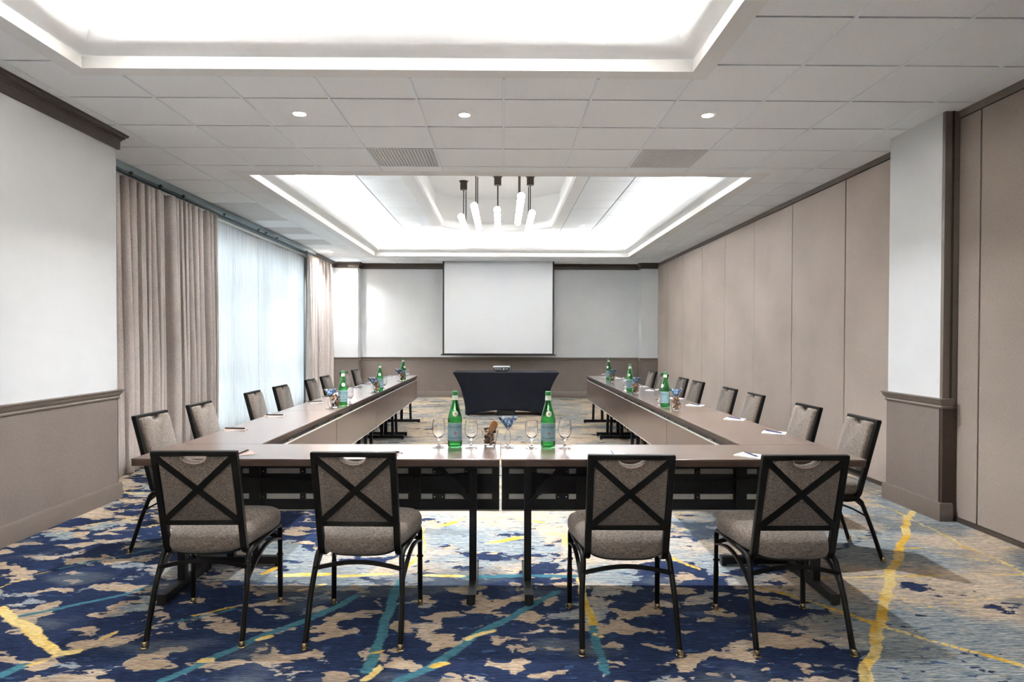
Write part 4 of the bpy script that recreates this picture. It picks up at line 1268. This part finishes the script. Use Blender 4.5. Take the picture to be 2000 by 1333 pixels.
# seat notepads: (x, y, rotation, pale sheet?, where)
PADS = [(-1.345, 3.40, 35, 0, 'in front of the leftmost front chair'),
        (-.60, 3.385, -30, 0, 'in front of the second front chair from the left'),
        (.575, 3.385, 35, 1, 'in front of the third front chair from the left'),
        (1.285, 3.36, 45, 1, 'in front of the rightmost front chair')]
for k, y in enumerate(LY):
    PADS.append((-1.745, y+(.04, .12, .14, -.05, .05, 0, .03, 0)[k], -60+(k*37) % 30, 0 if k < 4 else 1, 'on the curtain side tables, at the %s chair' % ORD[k]))
for k, y in enumerate(RY):
    PADS.append((1.745, y+.05, 62-(k*29) % 26, 1, 'on the partition side tables, at the %s chair' % ORD[k]))
padw = padk = penn = penb = None
for (x, y, a, pale, where) in PADS:
    lab = ('white notepad ' if pale else 'notepad with reflection painted taupe ')+where
    src = padw if pale else padk
    if src is None:
        src = make_pad(lab, M['paper'] if pale else M['reflect_welt'])  # taupe sheet paints the dark reflection seen on a white pad
        src.location = (x, y, TZ); src.rotation_euler = (0, 0, math.radians(a))
        if pale: padw = src
        else: padk = src
    else: dup(src, (x, y, TZ), math.radians(a), lab)
    lab = ('navy pen lying on the notepad ' if pale else 'black pen lying on the notepad ')+where
    ps = penn if pale else penb
    loc = (x, y, TZ+.0036); ra = math.radians(a-38)
    if ps is None:
        ps = make_pen(lab, M['pen_navy'] if pale else M['pen_black'])
        ps.location = loc; ps.rotation_euler = (0, 0, ra)
        if pale: penn = ps
        else: penb = ps
    else: dup(ps, loc, ra, lab)

# ------------------------------------------------------------------ pendants in the octagonal recess
PEND = [(-.69, 10.95, 13.0, 3.36, 'leftmost pendant of opal globes in the ceiling recess'),
        (-.43, 9.95, 11.85, 3.34, 'pendant of opal globes second from left, hung higher in the ceiling recess'),
        (-.085, 10.35, 12.9, 3.36, 'middle pendant of opal globes hanging in line with the room'),
        (.265, 9.35, 11.45, 3.36, 'pendant of opal globes second from right, highest in the photo'),
        (.475, 10.6, 12.6, 3.36, 'rightmost pendant of opal globes in the ceiling recess')]
p0 = None
for (x, ya, yb, z, lab) in PEND:
    t = thing('globe_pendant', lab, 'pendant light', (x, (ya+yb)/2, z), 0, 'globe pendants in the ceiling recess')
    L = yb-ya
    MB().tube([(0, -L/2, 0), (0, L/2, 0)], .012, n=10).obj('bar', M['rod'], t, 40)
    gm = None
    for k in range(7):
        yy = -L/2+L*k/6
        if gm is None:
            gm = MB().sphere((0, 0, 0), .058, 20, 12).mesh('globe', M['globe'], 80)
        o = bpy.data.objects.new('globe', gm); COL.objects.link(o); o.parent = t; o.location = (0, yy, 0)
        MB().lathe([(.052, -.003), (.0592, -.003), (.0592, .003), (.052, .003)], 24, close=True).obj('shade_ring', M['rod'], o, 40).rotation_euler = (PI/2, 0, 0)  # dark ring added to stand in for the shading between overlapping globes
    for yy in (-.33, .42):
        MB().tube([(0, yy, .01), (0, yy, 4.115-z)], .009, n=8).obj('rod', M['rod'], t, 40)
    MB().lathe([(.001, 4.0-z-.035), (.062, 4.0-z-.035), (.062, 4.0-z+.10), (.078, 4.0-z+.105), (.078, 4.118-z), (.001, 4.118-z)], 20, (0, -.33, 0)).obj('canopy', M['rod'], t, 40)
